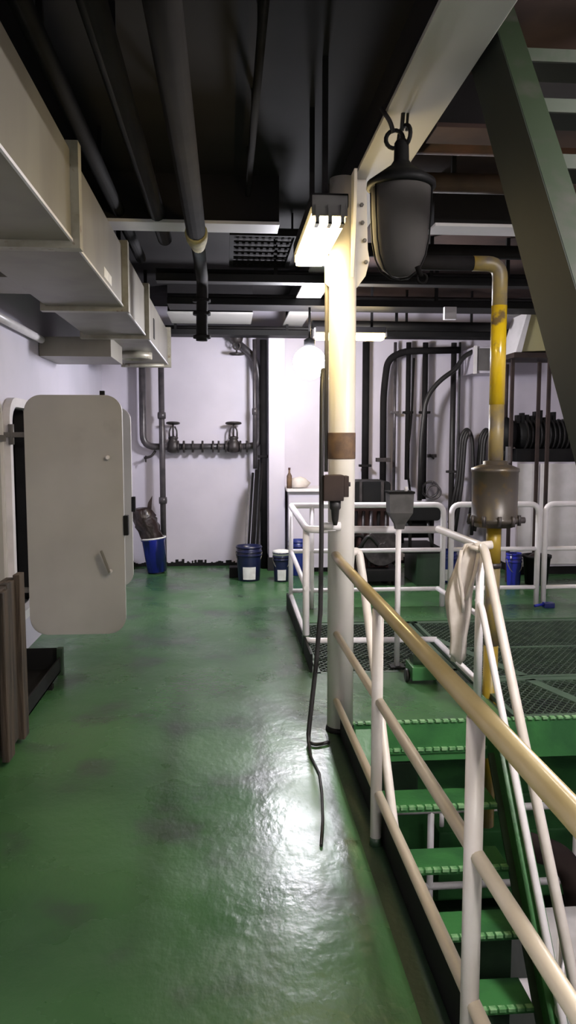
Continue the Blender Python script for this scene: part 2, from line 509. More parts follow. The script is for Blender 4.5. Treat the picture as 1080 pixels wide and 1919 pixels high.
# ================================================================== LAMPS
def tube_lamp(label, x0, x1, y0, y1, z, glow, group, hang=True):
    t = Thing('tube_lamp', label, 'lamp', ((x0 + x1) / 2, (y0 + y1) / 2, z), group)
    t.part('housing', B().box(x0 - 0.01, x1 + 0.01, y0 - 0.02, y1 + 0.02, z + 0.062, z + 0.12, 0.008), 'pipe_dark')
    d = t.part('diffuser', B().box(x0, x1, y0, y1, z, z + 0.06, 0.015), glow, label='glowing tube cover')
    long_y = (y1 - y0) > (x1 - x0)
    for e in (0, 1):
        if long_y:
            yy = (y0 - 0.025) if e == 0 else (y1 + 0.003)
            t.part('end_cap', B().box(x0 - 0.005, x1 + 0.005, yy, yy + 0.022, z + 0.025, z + 0.11, 0.004), 'grey')
        else:
            xx = (x0 - 0.025) if e == 0 else (x1 + 0.003)
            t.part('end_cap', B().box(xx, xx + 0.022, y0 - 0.005, y1 + 0.005, z + 0.025, z + 0.11, 0.004), 'grey')
        cx, cy = ((x0 + x1) / 2, (y0 + 0.15 if e == 0 else y1 - 0.15)) if long_y else ((x0 + 0.12 if e == 0 else x1 - 0.12), (y0 + y1) / 2)
        t.part('bracket', B().box(cx - 0.012, cx + 0.012, cy - 0.012, cy + 0.012, z + 0.12, ZC), 'pipe_dark')
    return t
l1 = tube_lamp('glowing warm tube lamp hanging beside the pillar head', 0.368, 0.508, 3.34, 4.16, 2.51, 'warm', None)
for xx in (0.385, 0.438, 0.491):
    l1.part('guard_bar', B().box(xx - 0.008, xx + 0.008, 3.306, 3.312, 2.502, 2.58).box(xx - 0.008, xx + 0.008, 3.306, 3.37, 2.500, 2.508), 'grey')
tube_lamp('glowing warm tube lamp set crosswise beyond the pillar', 0.92, 1.62, 7.95, 8.10, 2.63, 'warm', None)
tube_lamp('tube lamp tucked beside the long grey beam above the stairwell', 0.985, 1.125, 0.35, 1.35, 3.11, 'rear', None)
tube_lamp('tube lamp under the deck head right of the green ladder', 2.30, 2.48, 1.4, 2.6, 2.98, 'side', None)

tube_lamp('added fill tube lamp hung over the aisle behind the viewpoint', 0.26, 0.42, -1.9, -0.9, 2.35, 'back', None)  # unseen lamp added to fill the door and front faces

# bare white work lamp
wlamp = Thing('work_lamp', 'dazzling white globe work lamp hanging left of the pillar', 'lamp', (0.81, 7.6, 2.2))
wlamp.part('bulb', B().lathe([(0.16 * math.cos(a_), 0.16 * math.sin(a_)) if a_ > -1.57 else (0, -0.16) for a_ in [-PI / 2 + k * PI / 14 for k in range(13)]], (0.81, 7.6, 2.35), 20), 'bulb')
wlamp.part('socket', B().lathe([(0.05, 0.15), (0.055, 0.16), (0.055, 0.22), (0.02, 0.24)], (0.81, 7.6, 2.35), 14), 'black')
wlamp.part('cord', B().tube([(0.81, 7.6, 2.58), (0.81, 7.6, 2.88)], 0.012, 8), 'rubber')

# ================================================================== PILLAR
PX, PY = 0.61, 4.13
p = Thing('pillar', 'round cream steel pillar with dark foot beside the stairs', 'pillar', (PX, PY, 0))
p.part('shaft', B().lathe([(0.072, 0.0), (0.072, 2.95)], (PX + 0.005, PY, 0), 28), 'pillar')
p.part('foot', B().lathe([(0.080, 0.0), (0.078, 0.015), (0.0735, 0.03)], (PX + 0.005, PY, 0), 28), 'black', label='dark painted pillar foot')
p.part('band', B().lathe([(0.0735, 1.50), (0.0745, 1.505), (0.0745, 1.635), (0.0735, 1.64)], (PX + 0.005, PY, 0), 28), 'rust', label='rusty brown band')
p.part('head_plate', B().prism([(0.52, 2.42), (0.545, 2.40), (0.66, 2.40), (0.69, 2.40), (0.735, 2.46), (0.755, 2.54), (0.745, 2.60), (0.735, 2.95), (0.585, 2.95), (0.575, 2.87), (0.60, 2.80), (0.605, 2.60), (0.52, 2.55)], XZ, PY - 0.008, PY + 0.008), 'pillar')
p.part('gusset', B().prism([(PY - 0.17, 2.95), (PY - 0.16, 2.80), (PY - 0.12, 2.62), (PY - 0.075, 2.44), (PY - 0.07, 2.95)], YZ, PX + 0.035, PX + 0.05), 'pillar')
for (bx, bz) in ((0.715, 2.73), (0.727, 2.64), (0.735, 2.53), (0.71, 2.82), (0.625, 2.84)):
    p.part('bolt', B().lathe([(0.011, 0), (0.011, 0.012), (0.006, 0.016)], (bx, PY - 0.008, bz), 6, (0, -1, 0)), 'grey')

# cable, plug box on the pillar
jb = Thing('plug_box', 'dark brown plug box clamped to the cream pillar', 'plug box', (0.56, 4.03, 1.26))
jb.part('box', B().box(0.50, 0.605, 3.97, 4.055, 1.285, 1.42, 0.006), 'brown')
jb.part('lid', B().box(0.605, 0.632, 3.975, 4.05, 1.305, 1.415, 0.005), 'brown')
jb.part('screw', B().lathe([(0.012, 0), (0.012, 0.012)], (0.632, 4.01, 1.37), 8, (1, 0, 0)), 'valve')
jb.part('plug', B().lathe([(0.030, 0.0), (0.030, -0.04), (0.022, -0.05), (0.018, -0.10), (0.010, -0.13)], (0.565, 4.01, 1.285), 12), 'rubber')
jb.part('bracket', B().box(0.51, 0.575, 4.04, 4.06, 1.12, 1.165, 0.004).tube([(0.50, 4.05, 1.145), (0.60, 4.05, 1.145)], 0.022, 10), 'white')
single('power_cable', B().tube([(0.540, 4.24, 1.98), (0.510, 4.12, 1.97), (0.492, 4.0, 1.85), (0.490, 4.0, 1.42), (0.492, 4.0, 1.1), (0.488, 4.0, 0.7), (0.465, 3.99, 0.42), (0.432, 3.96, 0.15), (0.421, 3.955, 0.05), (0.420, 3.93, 0.010), (0.414, 3.76, 0.007), (0.432, 3.56, 0.007), (0.420, 3.36, 0.007), (0.392, 3.10, 0.007), (0.360, 2.90, 0.007)],
       0.0125, 8, 0.0, True, [0.0125] * 9 + [0.010] + [0.0065] * 5), 'rubber',
       'black power cable hanging down the pillar and trailing over the deck', 'cable')
single('cable_stub', B().tube([(0.424, 3.925, 0.014), (0.45, 3.90, 0.012), (0.49, 3.91, 0.012), (0.528, 3.93, 0.012)], 0.010, 8, 0.04), 'rubber',
       'short black cable lying between the power cable and the kerb', 'cable')
single('conduit_pipe', B().tube([(0.535, 4.16, 1.43), (0.535, 4.16, 2.93)], 0.011, 8), 'grey',
       'thin grey conduit rising along the left of the pillar to the deck head', 'conduit')

# ================================================================== AIR DUCT
d = Thing('air_duct', 'long galvanised rectangular air duct under the deck head at left', 'duct', (-0.9, 5.0, 2.45))
DX0, DX1, DZB, DZT = -1.14, -0.655, 2.45, 2.83
Ys = [0.6, 3.50, 5.15, 6.50, 8.95]
for a, b_ in zip(Ys, Ys[1:]):
    d.part('duct_section', B().box(DX0, DX1, a + 0.016, b_ - 0.016, DZB, DZT, 0.006), 'galv')
for i, y in enumerate(Ys):
    d.part('flange', B().ring([(DX0 - 0.035, DZB - 0.03), (DX1 + 0.035, DZB - 0.03), (DX1 + 0.035, DZT + 0.035), (DX0 - 0.035, DZT + 0.035)],
           [(DX0 + 0.01, DZB + 0.01), (DX1 - 0.01, DZB + 0.01), (DX1 - 0.01, DZT - 0.01), (DX0 + 0.01, DZT - 0.01)], XZ, y - 0.035, y + 0.035), 'galv_edge')
d.part('edge_bead', B().box(DX1 - 0.004, DX1 + 0.006, 0.7, 8.9, DZB - 0.004, DZB + 0.008), 'flange_white')
d.part('sticker', B().box(DX1 + 0.0005, DX1 + 0.002, 4.35, 4.62, DZB + 0.03, DZB + 0.085), 'label', label='small pale sticker')
br = d.part('branch_duct', B().box(XW + 0.005, -0.95, 6.6, 7.3, 2.29, 2.45, 0.005), 'galv')
d.part('branch_duct', B().box(XW + 0.005, -1.14, 4.5, 5.0, 2.50, 2.78, 0.005), 'galv')
d.part('outlet', B().lathe([(0.16, 0.0), (0.16, -0.06), (0.13, -0.065), (0.13, -0.02)], (-0.88, 7.75, 2.45), 20), 'galv_edge')
d.part('damper_rod', B().tube([(-1.1, 8.7, 2.42), (-0.68, 8.7, 2.42)], 0.02, 8), 'galv_edge')
for y in (2.0, 4.3, 5.9, 7.8):
    for xx in (DX0 + 0.03, DX1 - 0.14):
        d.part('hanger', B().box(xx, xx + 0.03, y, y + 0.03, DZT, ZC), 'pipe_dark')
d.part('grille_slot', B().box(DX1 + 0.0005, DX1 + 0.004, 7.2, 7.3, 2.52, 2.70), 'black')

single('wall_pipe', B().tube([(XW + 0.05, 4.6, 2.41), (XW + 0.05, 6.5, 2.41)], 0.03, 10), 'white', 'short white pipe along the left wall below the air duct', 'pipe')

# overhead pipes on the left
def ypipe(label, x, z, y0, y1, r, m='pipe_dark', extra=None):
    t = Thing('overhead_pipe', label, 'pipe', (x, (y0 + y1) / 2, z))
    t.part('pipe', B().tube([(x, y0, z), (x, y1, z)], r, 14), m)
    n = 4
    for k in range(n):
        y = y0 + (k + 0.5) * (y1 - y0) / n
        t.part('hanger', B().box(x - 0.012, x + 0.012, y, y + 0.025, z + r * 0.9, ZC), 'pipe_dark')
    return t
op = ypipe('thick lagged dark overhead pipe ending in a pale yellow collar', -0.175, 2.85, -1.0, 4.95, 0.058, 'pipe_mid')
op.part('collar', B().lathe([(0.062, -0.25), (0.070, -0.20), (0.066, -0.08), (0.052, 0.05), (0.045, 0.12)], (-0.175, 5.05, 2.85), 16, (0, 1, 0)), 'yellow_patch', label='pale yellow lagging end')
op.part('pipe', B().tube([(-0.175, 5.1, 2.85), (-0.18, 6.22, 2.85), (-0.19, 6.24, 2.38)], 0.045, 14, 0.12), 'pipe_dark')
for zz in (2.68, 2.58, 2.40):
    op.part('flange', B().lathe([(0.07, 0), (0.07, 0.022)], (-0.188, 6.24, zz), 16), 'pipe_dark')
ypipe('dark overhead pipe second from the air duct', -0.42, 3.0, -1.0, 5.6, 0.05)
ypipe('dark overhead pipe nearest the air duct', -0.66, 3.02, 1.0, 6.3, 0.04)
ypipe('thin dark overhead conduit left of the long grey beam', 0.14, 3.1, 2.0, 4.9, 0.018, 'pipe_mid')

# ================================================================== WATERTIGHT DOORS
def wt_door(name, label, hx, y, x1, z0, z1, ang):
    t = Thing(name, label, 'door', (hx, y, z0), kind='structure')
    out = rrect(hx, x1, z0, z1, 0.115, 8)
    t.part('leaf', B().prism(out, XZ, y, y + 0.035, 0.008), 'door')
    t.part('rim', B().ring(rrect(hx + 0.004, x1 - 0.004, z0 + 0.004, z1 - 0.004, 0.11), rrect(hx + 0.02, x1 - 0.02, z0 + 0.02, z1 - 0.02, 0.095), XZ, y + 0.032, y + 0.075), 'white', label='white raised rim behind the leaf')
    kb = t.part('dog_boss', B().lathe([(0.016, 0), (0.016, 0.02), (0.010, 0.026)], (x1 - 0.10, y, z1 - 0.43), 12, (0, -1, 0)), 'white')
    hd = t.part('dog_boss', B().lathe([(0.016, 0), (0.016, 0.03), (0.010, 0.036)], (x1 - 0.10, y, z0 + 0.45), 12, (0, -1, 0)), 'white')
    t.part('dog_handle', B().bar((x1 - 0.10, y - 0.04, z0 + 0.445), (x1 - 0.155, y - 0.045, z0 + 0.60), 0.014, 0.03, (0, 1, 0), 0.003), 'galv', under=hd, label='grey lever handle')
    t.part('edge_latch', B().box(x1 - 0.004, x1 + 0.03, y - 0.01, y + 0.05, z0 + 0.70, z0 + 0.84, 0.006), 'black')
    t.part('edge_latch', B().box(x1 - 0.15, x1 - 0.115, y + 0.01, y + 0.04, z1, z1 + 0.03, 0.004), 'black')
    for hz in (z1 - 0.29, z0 + 0.30):
        t.part('hinge', B().box(XW, hx + 0.05, y + 0.012, y + 0.045, hz, hz + 0.035, 0.004).lathe([(0.02, -0.05), (0.02, 0.09)], (XW + 0.06, y + 0.03, hz), 10), 'grey')
    if ang:
        t.o.rotation_euler = (0, 0, ang)
    return t
wt_door('door_1', 'large pale grey watertight door with rounded corners swung open', -1.385, 5.46, -0.722, 0.235, 1.91, 0)
wt_door('door_2', 'second pale watertight door standing open behind the first', -1.44, 7.28, -0.885, 0.235, 1.90, 0)
single('hinge_bar', B().box(XW, XW + 0.05, 4.7, 5.4, 1.59, 1.635, 0.006), 'grey', 'grey steel hinge bar on the left wall beside the open door', 'hinge bar')
# closed hatch cover on the left wall beside the doorway
hc = Thing('wall_hatch', 'pale hatch cover with rounded corners at the left frame edge', 'hatch', (XW, 4.9, 0.4))
hc.part('cover', B().prism(rrect(4.5, 5.32, 0.42, 1.86, 0.13), YZ, XW, XW + 0.03, 0.006), 'door')
hc.part('rim', B().ring(rrect(4.46, 5.36, 0.38, 1.90, 0.16), rrect(4.49, 5.33, 0.41, 1.87, 0.135), YZ, XW, XW + 0.045), 'white')

# ================================================================== WOODEN CRATE, TRAY
cr = Thing('wooden_crate', 'old dark wooden crate of rough upright planks at the left wall', 'crate', (-1.3, 3.7, 0))
def plank(x0, x1, y0, y1, z0, z1, m='wood'):
    r = Matrix.Rotation(random.uniform(-0.02, 0.02), 3, 'X') @ Matrix.Rotation(random.uniform(-0.03, 0.03), 3, 'Z')
    return cr.part('plank', B().box(x0, x1, y0, y1, z0, z1, 0.006, r), m)
yy = 3.02
while yy < 4.12:
    w = random.uniform(0.10, 0.17)
    off = random.choice((0, 0.0, 0.02, 0.035))
    plank(-1.11 - off, -1.075 - off, yy, min(yy + w, 4.15), 0.02 + random.uniform(0, 0.03), 0.86 + random.uniform(-0.03, 0.05))
    yy += w + 0.018
for k in range(3):
    plank(-1.51 + k * 0.135, -1.39 + k * 0.135, 4.10, 4.13, 0.02, 0.84 + random.uniform(-0.03, 0.03))
    plank(-1.51 + k * 0.135, -1.39 + k * 0.135, 3.00, 3.03, 0.02, 0.84 + random.uniform(-0.03, 0.03))
cr.part('base', B().box(-1.52, -1.13, 3.04, 4.09, 0.03, 0.09), 'wood')
cr.part('fill', B().box(-1.52, -1.16, 3.04, 4.09, 0.09, 0.80), 'wood')
for k in range(14):
    a = random.uniform(0, PI)
    cx, cy = random.uniform(-1.45, -1.2), random.uniform(3.3, 4.0)
    l = random.uniform(0.06, 0.16)
    cr.part('splinter', B().bar((cx - l * math.cos(a) / 2, cy - l * math.sin(a) / 2, 0.82), (cx + l * math.cos(a) / 2, cy + l * math.sin(a) / 2, 0.84 + random.uniform(0, 0.05)), 0.03, 0.012), 'wood_light')
plank(-1.16, -1.09, 3.06, 4.16, 0.855, 0.885)

tr = Thing('drip_tray', 'low black steel tray on the deck behind the crate', 'tray', (-1.33, 4.75, 0))
tr.part('bottom', B().box(-1.50, -1.14, 4.2, 5.30, 0.03, 0.04), 'black')
tr.part('side', B().box(-1.15, -1.14, 4.2, 5.30, 0.03, 0.13), 'black')
tr.part('side', B().box(-1.50, -1.49, 4.2, 5.30, 0.03, 0.13), 'black')
tr.part('end', B().box(-1.49, -1.15, 5.29, 5.30, 0.04, 0.185), 'black')
tr.part('end', B().box(-1.49, -1.15, 4.2, 4.21, 0.04, 0.13), 'black')
tr.part('corner_post', B().box(-1.165, -1.125, 5.26, 5.305, 0.0, 0.19, 0.004), 'green_dark')
tr.part('foot', B().box(-1.17, -1.13, 4.95, 5.0, 0.0, 0.03), 'black')
tr.part('foot', B().box(-1.49, -1.45, 5.1, 5.15, 0.0, 0.03), 'black')
tr.part('foot', B().box(-1.17, -1.13, 4.25, 4.30, 0.0, 0.03), 'black')

# ================================================================== FAR BULKHEAD, LEFT: PIPEWORK
YP = 9.70
mf = Thing('valve_manifold', 'dark U shaped pipe run with two hand valves on the far bulkhead', 'pipework', (-0.3, YP, 1.5))
mf.part('pipe', B().tube([(-1.025, YP, 2.9), (-1.03, YP, 1.52), (-0.72, YP, 1.52)], 0.042, 14, 0.25), 'pipe_steel')
mf.part('pipe', B().tube([(-0.72, YP, 1.52), (0.20, YP, 1.52)], 0.040, 14), 'pipe_steel')
mf.part('pipe', B().tube([(0.20, YP, 1.52), (0.40, YP, 1.54), (0.415, YP, 2.3), (0.36, YP, 2.62), (0.14, YP, 2.80)], 0.042, 14, 0.16), 'pipe_steel')
for fx in (-0.60, -0.53, -0.42, -0.30, -0.17, -0.10, -0.01, 0.17, 0.25):
    mf.part('flange', B().lathe([(0.075, -0.012), (0.075, 0.012)], (fx, YP, 1.52), 16, (1, 0, 0)), 'valve')
for vx in (-0.66, 0.085):
    big = 1.0 if vx < 0 else 1.2
    v = mf.part('valve_body', B().lathe([(0.03, -0.08), (0.075, -0.06), (0.085, 0.0), (0.07, 0.06), (0.05, 0.085), (0.06, 0.10), (0.06, 0.12), (0.035, 0.13)], (vx, YP, 1.52), 16), 'valve')
    mf.part('yoke', B().tube([(vx - 0.045, YP, 1.64), (vx - 0.045, YP, 1.72), (vx - 0.02, YP, 1.77)], 0.010, 8, 0.03).tube([(vx + 0.045, YP, 1.64), (vx + 0.045, YP, 1.72), (vx + 0.02, YP, 1.77)], 0.010, 8, 0.03).tube([(vx, YP, 1.63), (vx, YP, 1.81)], 0.012, 8), 'valve', under=v)
    hw = B().torus((vx, YP, 1.81), 0.075 * big, 0.012, (0, 0.1, 1))
    for k in range(4):
        a = k * PI / 2 + 0.4
        hw.tube([(vx, YP, 1.81), (vx + 0.075 * big * math.cos(a), YP + 0.075 * big * math.sin(a), 1.81)], 0.008, 6)
    mf.part('handwheel', hw, 'valve', under=v)
for sx in (-0.80, 0.33):
    mf.part('support', B().box(sx, sx + 0.02, YP, YB - 0.002, 1.50, 1.54), 'valve')
mf.part('drain_cock', B().tube([(-0.88, YP, 1.47), (-0.93, YP, 1.40), (-1.02, YP, 1.38)], 0.016, 8, 0.03).tube([(-1.0, YP, 1.41), (-1.0, YP, 1.33)], 0.009, 6), 'valve')

iv = Thing('inverted_valve', 'hand valve hanging upside down below the deck head at far bulkhead', 'valve', (0.13, 9.62, 2.64))
iv.part('valve_body', B().lathe([(0.03, 0.22), (0.075, 0.20), (0.085, 0.14), (0.07, 0.08), (0.045, 0.06)], (0.13, 9.62, 2.72), 16), 'valve')
iv.part('yoke', B().torus((0.13, 9.62, 2.75), 0.045, 0.011, (0, 1, 0), 16).tube([(0.13, 9.62, 2.80), (0.13, 9.62, 2.65)], 0.011, 8), 'valve')
hw = B().torus((0.13, 9.62, 2.65), 0.085, 0.012)
for k in range(4):
    a = k * PI / 2 + 0.4
    hw.tube([(0.13, 9.62, 2.65), (0.13 + 0.085 * math.cos(a), 9.62 + 0.085 * math.sin(a), 2.65)], 0.008, 6)
iv.part('handwheel', hw, 'valve')

def vpipe(name, label, x, y, z0, z1, r, m, clamps=(), joints=(), cat='pipe'):
    t = Thing(name, label, cat, (x, y, z0))
    t.part('pipe', B().tube([(x, y, z0), (x, y, z1)], r, 12), m)
    for z in clamps:
        t.part('clamp', B().box(x - r - 0.03, x + r + 0.03, y - r - 0.006, y + r + 0.004, z - 0.015, z + 0.015, 0.003).box(x - 0.012, x + 0.012, y + r, YB, z - 0.012, z + 0.012), m)
    for z in joints:
        t.part('joint', B().lathe([(r * 1.35, -0.04), (r * 1.45, 0), (r * 1.35, 0.04)], (x, y, z), 12), m)
    return t
vpipe('riser_pipe', 'straight dark riser pipe from deck to duct left of the valves', -0.79, 9.62, 0.0, 2.82, 0.036, 'pipe_steel', (), (1.9, 0.86))
vpipe('riser_pipe', 'thick dark riser pipe against the white partition', 0.455, 9.60, 0.0, 2.82, 0.042, 'pipe_dark', (1.40,), ())
vpipe('riser_pipe', 'thin steel riser pipe between valve bend and partition riser', 0.345, 9.55, 1.25, 2.82, 0.024, 'pipe_steel', (), (1.95,))

# paint bucket with rods
def bucket(label, loc, r, h, m, lab=True, group=None, handle=True, la=-PI / 2, liquid=True):
    t = Thing('bucket', label, 'bucket', loc, group)
    x, y, z = loc
    t.part('body', B().lathe([(0, 0.004), (r * 0.84, 0.0), (r * 0.86, 0.01), (r * 0.97, h * 0.72), (r, h), (r * 0.94, h), (r * 0.90, h * 0.72), (r * 0.8, 0.02), (0, 0.02)], loc, 24), m)
    for zz in (h * 0.74, h * 0.84, h * 0.96):
        t.part('rim_ridge', B().torus((x, y, z + zz), r * 1.0, 0.008, seg=24, k=6), m)
    if lab:
        lb = B()
        n = 6
        a0, a1 = la - 0.55, la + 0.55
        v = []
        for hh, rr in ((h * 0.06, r * 0.885), (h * 0.42, r * 0.945)):
            v.append([lb.bm.verts.new((x + (rr + 0.004) * math.cos(a0 + (a1 - a0) * k / n), y + (rr + 0.004) * math.sin(a0 + (a1 - a0) * k / n), z + hh)) for k in range(n + 1)])
        for k in range(n):
            lb._face([v[0][k], v[0][k + 1], v[1][k + 1], v[1][k]], True)
        t.part('paper_label', lb, 'label', label='white paper label')
    if handle:
        hp = []
        for k in range(9):
            a = PI * k / 8
            hp.append((x + r * 1.03 * math.cos(a), y - 0.05 * math.sin(a) - 0.02, z + h * 0.82 - h * 0.42 * math.sin(a)))
        t.part('bail', B().tube(hp, 0.005, 6), 'galv')
    return t
bucket('navy bucket holding upright rods before the far bulkhead', (0.245, 8.80, 0), 0.145, 0.40, 'navy')
b2 = bucket('navy bucket with a pale crusted top right of the partition', (0.61, 8.70, 0), 0.095, 0.34, 'navy')
b2.part('lid_crust', B().lathe([(0.097, 0.30), (0.1, 0.335), (0.095, 0.352), (0.06, 0.36), (0, 0.357)], (0.61, 8.70, 0), 16), 'label', label='pale crusted lid')
bucket('blue bucket behind the corner of the far white railing', (0.84, 9.10, 0), 0.12, 0.42, 'blue', lab=False)
for k, (bx, by, tx, ty, tz, r, m) in enumerate(((0.185, 8.80, 0.275, 9.50, 1.12, 0.012, 'grey'), (0.218, 8.83, 0.318, 9.50, 1.20, 0.015, 'pipe_dark'), (0.254, 8.78, 0.358, 9.44, 1.24, 0.016, 'pipe_dark'),
                                             (0.286, 8.84, 0.392, 9.52, 1.36, 0.013, 'pipe_dark'), (0.318, 8.79, 0.424, 9.42, 1.32, 0.015, 'pipe_dark'))):
    lab = ['thin grey rod leaning leftmost in the navy bucket', 'dark rod second from left in the navy bucket', 'thick dark rod in the middle of the navy bucket',
           'dark rod second from right in the navy bucket', 'dark rod rightmost in the navy bucket'][k]
    single('rod', B().tube([(bx, by, 0.03), (tx, ty, tz)], r, 8), m, lab, 'rod', 'rods in the navy bucket')
single('steel_angle', B().box(0.02, 0.16, 8.95, 9.12, 0.0, 0.12, 0.01), 'black', 'small black block on the deck left of the navy bucket', 'block')

# blue pail with a brown rubbish bag slumped out of it
pl = Thing('rubbish_pail', 'glossy blue pail leaning at the wall with brown rubbish bag', 'pail', (-0.85, 9.35, 0))
q = Matrix.Rotation(-0.10, 3, 'Y')
def tilt(bld, about):
    for v in bld.bm.verts:
        v.co = q @ (v.co - Vector(about)) + Vector(about)
    return bld
ab = (-0.85, 9.35, 0.02)
pl.part('pail', tilt(B().lathe([(0, 0.02), (0.115, 0.02), (0.14, 0.40), (0.15, 0.41), (0.15, 0.43), (0.135, 0.43)], (-0.85, 9.35, 0.0), 24), ab), 'blue_bright')
pl.part('rim', tilt(B().torus((-0.85, 9.35, 0.43), 0.147, 0.010, seg=24), ab), 'label')
bg = B().lathe([(0.125, 0.40), (0.135, 0.46), (0.12, 0.52), (0.135, 0.58), (0.13, 0.66), (0.138, 0.70), (0.125, 0.77), (0.10, 0.80), (0.05, 0.81), (0, 0.80)], (-0.85, 9.35, 0.0), 22)
for v in bg.bm.verts:
    k = (v.co.z - 0.4)
    v.co.x += -0.30 * k + 0.024 * math.sin(v.co.z * 44 + v.co.y * 60) * min(1, k * 5)
    v.co.y += 0.024 * math.sin(v.co.z * 38 + v.co.x * 70)
pl.part('bag', tilt(bg, ab), 'bag_brown', label='shiny brown rubbish bag')
pl.part('bag_ear', tilt(B().prism([(-0.90, 0.72), (-0.84, 0.72), (-0.80, 0.94), (-0.86, 0.86)], XZ, 9.33, 9.36), ab), 'bag_brown')

# white counter with clutter, behind the lamp
ct = Thing('counter', 'white steel counter against the bulkhead right of the partition', 'counter', (0.9, 9.5, 0))
ct.part('top', B().box(0.715, 1.35, 9.2, YB - 0.003, 0.985, 1.02, 0.006), 'white')
ct.part('body', B().box(0.74, 1.33, 9.25, YB - 0.003, 0.06, 0.984), 'wall')
ct.part('plinth', B().box(0.76, 1.31, 9.29, YB - 0.003, 0.0, 0.06), 'black')
sk = B().lathe([(0, 0), (0.11, 0.01), (0.12, 0.06), (0.08, 0.12), (0, 0.14)], (0.885, 9.40, 1.02), 14)
for v in sk.bm.verts:
    v.co.x += 0.02 * math.sin(v.co.z * 60)
single('rag_heap', sk, 'cloth', 'crumpled pale rag heap on the white counter', 'rag')
bt = Thing('bottle', 'slim brown bottle standing on the white counter', 'bottle', (0.745, 9.32, 1.02))
bt.part('body', B().lathe([(0.032, 0), (0.032, 0.15), (0.012, 0.19), (0.012, 0.23)], (0.752, 9.32, 1.02), 12), 'rust')
bt.part('cap', B().lathe([(0.014, 0.225), (0.014, 0.25)], (0.752, 9.32, 1.02), 10), 'red_brown')

# ================================================================== RAILINGS
# main rail along the kerb, from the pillar towards the viewpoint
mr = Thing('guard_rail', 'cream and tan three-bar guard rail along the kerb in the foreground', 'railing', (0.58, 2.2, 0.0))
mr.part('handrail', B().tube([(0.580, 4.10, 0.985), (0.580, 3.9, 0.975), (0.580, 0.4, 0.970)], 0.0255, 14), 'tan', label='yellowed tan handrail')
mr.part('rail', B().tube([(0.585, 4.08, 0.555), (0.585, 0.4, 0.655)], 0.0185, 12), 'rail_tan')
mr.part('rail', B().tube([(0.585, 4.07, 0.185), (0.585, 0.4, 0.275)], 0.0185, 12), 'rail_tan')
for y in (2.90, 1.72, 0.57):
    mr.part('post', B().tube([(0.578, y, 0.0), (0.578, y, 0.955)], 0.0225, 14), 'cream')
    mr.part('post_foot', B().lathe([(0.026, 0.0), (0.025, 0.02), (0.0235, 0.035)], (0.578, y, 0), 12), 'green_dark')

# far railing sections (hairpin frames) beyond the grating
def hairpin(label, x0, x1, y, ends=(True, True), posts=()):
    t = Thing('rail_section', label, 'railing', ((x0 + x1) / 2, y, 0), 'white railing sections beyond the grating')
    r = 0.027
    pts = [(x0, y, 0.985)] if not ends[0] else [(x0, y, 0.0), (x0, y, 0.985)]
    pts += [(x1, y, 0.985)] + ([(x1, y, 0.0)] if ends[1] else [])
    t.part('frame', B().tube(pts, r, 12, 0.09), 'rail_white')
    for z in (0.55, 0.17):
        t.part('rail', B().tube([(x0, y, z), (x1, y, z)], 0.021, 10), 'rail_white')
    for px in posts:
        t.part('post', B().tube([(px, y, 0.0), (px, y, 0.97)], 0.022, 10), 'rail_white')
    return t
hairpin('white rail section directly behind the pillar', 0.60, 2.07, 7.25, (False, True), (0.60, 0.80))
hairpin('white rail section behind the rusty yellow strainer', 2.15, 3.01, 7.25)
hairpin('white rail section at the right edge of the photo', 3.08, 4.4, 7.25)

# returning corner rail beside the kerb and across in front of the grating
cn = Thing('corner_rail', 'white corner railing left of and behind the grey lamp post box', 'railing', (1.0, 5.65, 0))
for z, r in ((0.965, 0.027), (0.56, 0.02), (0.13, 0.022)):
    y1 = 5.63
    cn.part('rail', B().tube([(0.60, 7.20, z + (0.02 if z > 0.9 else 0)), (0.585, y1, z - 0.02), (1.57, y1, z - 0.03)] if z != 0.56 else [(0.60, 7.20, 0.55), (0.585, y1 + 0.03, 0.50)], r, 12, 0.07), 'rail_white')
cn.part('post', B().tube([(0.585, 5.69, 0.0), (0.585, 5.69, 0.95)], 0.026, 12), 'rail_white')
cn.part('post_foot', B().lathe([(0.03, 0.0), (0.029, 0.10), (0.027, 0.14)], (0.585, 5.69, 0), 12), 'green_dark')

# rail along the right of the stair: level piece, post, two sloping rails
SL = 1.26
sr = Thing('stair_rail', 'white sloping double stair rail to the right of the treads', 'railing', (1.54, 4.5, 0))
sr.part('handrail', B().tube([(1.56, 5.58, 0.945), (1.545, 4.60, 0.955), (1.54, 4.50, 0.95), (1.54, 4.50 - 2.75, 0.95 - 2.75 * 1.325)], 0.027, 12, 0.05), 'cream')
sr.part('rail', B().tube([(1.54, 4.60, 0.62), (1.54, 4.52, 0.58), (1.54, 4.52 - 2.5, 0.58 - 2.5 * 1.325)], 0.021, 12, 0.05), 'rail_white')
sr.part('rail', B().tube([(1.56, 5.58, 0.10), (1.55, 4.60, 0.10)], 0.021, 10), 'rail_white')
sr.part('rail', B().tube([(1.56, 5.58, 0.50), (1.55, 4.60, 0.52)], 0.018, 10), 'rail_white')
sr.part('post', B().tube([(1.54, 4.57, 0.0), (1.54, 4.57, 0.95)], 0.026, 12), 'rail_white')
sr.part('cross_stub', B().tube([(1.50, 4.57, 0.955), (1.61, 4.57, 0.965)], 0.026, 12), 'cream')
for k in (1.2, 2.2):
    sr.part('post', B().tube([(1.54, 4.5 - k, 0.95 - k * 1.325), (1.54, 4.5 - k, 0.95 - k * 1.325 - 0.86)], 0.019, 10), 'rail_white')
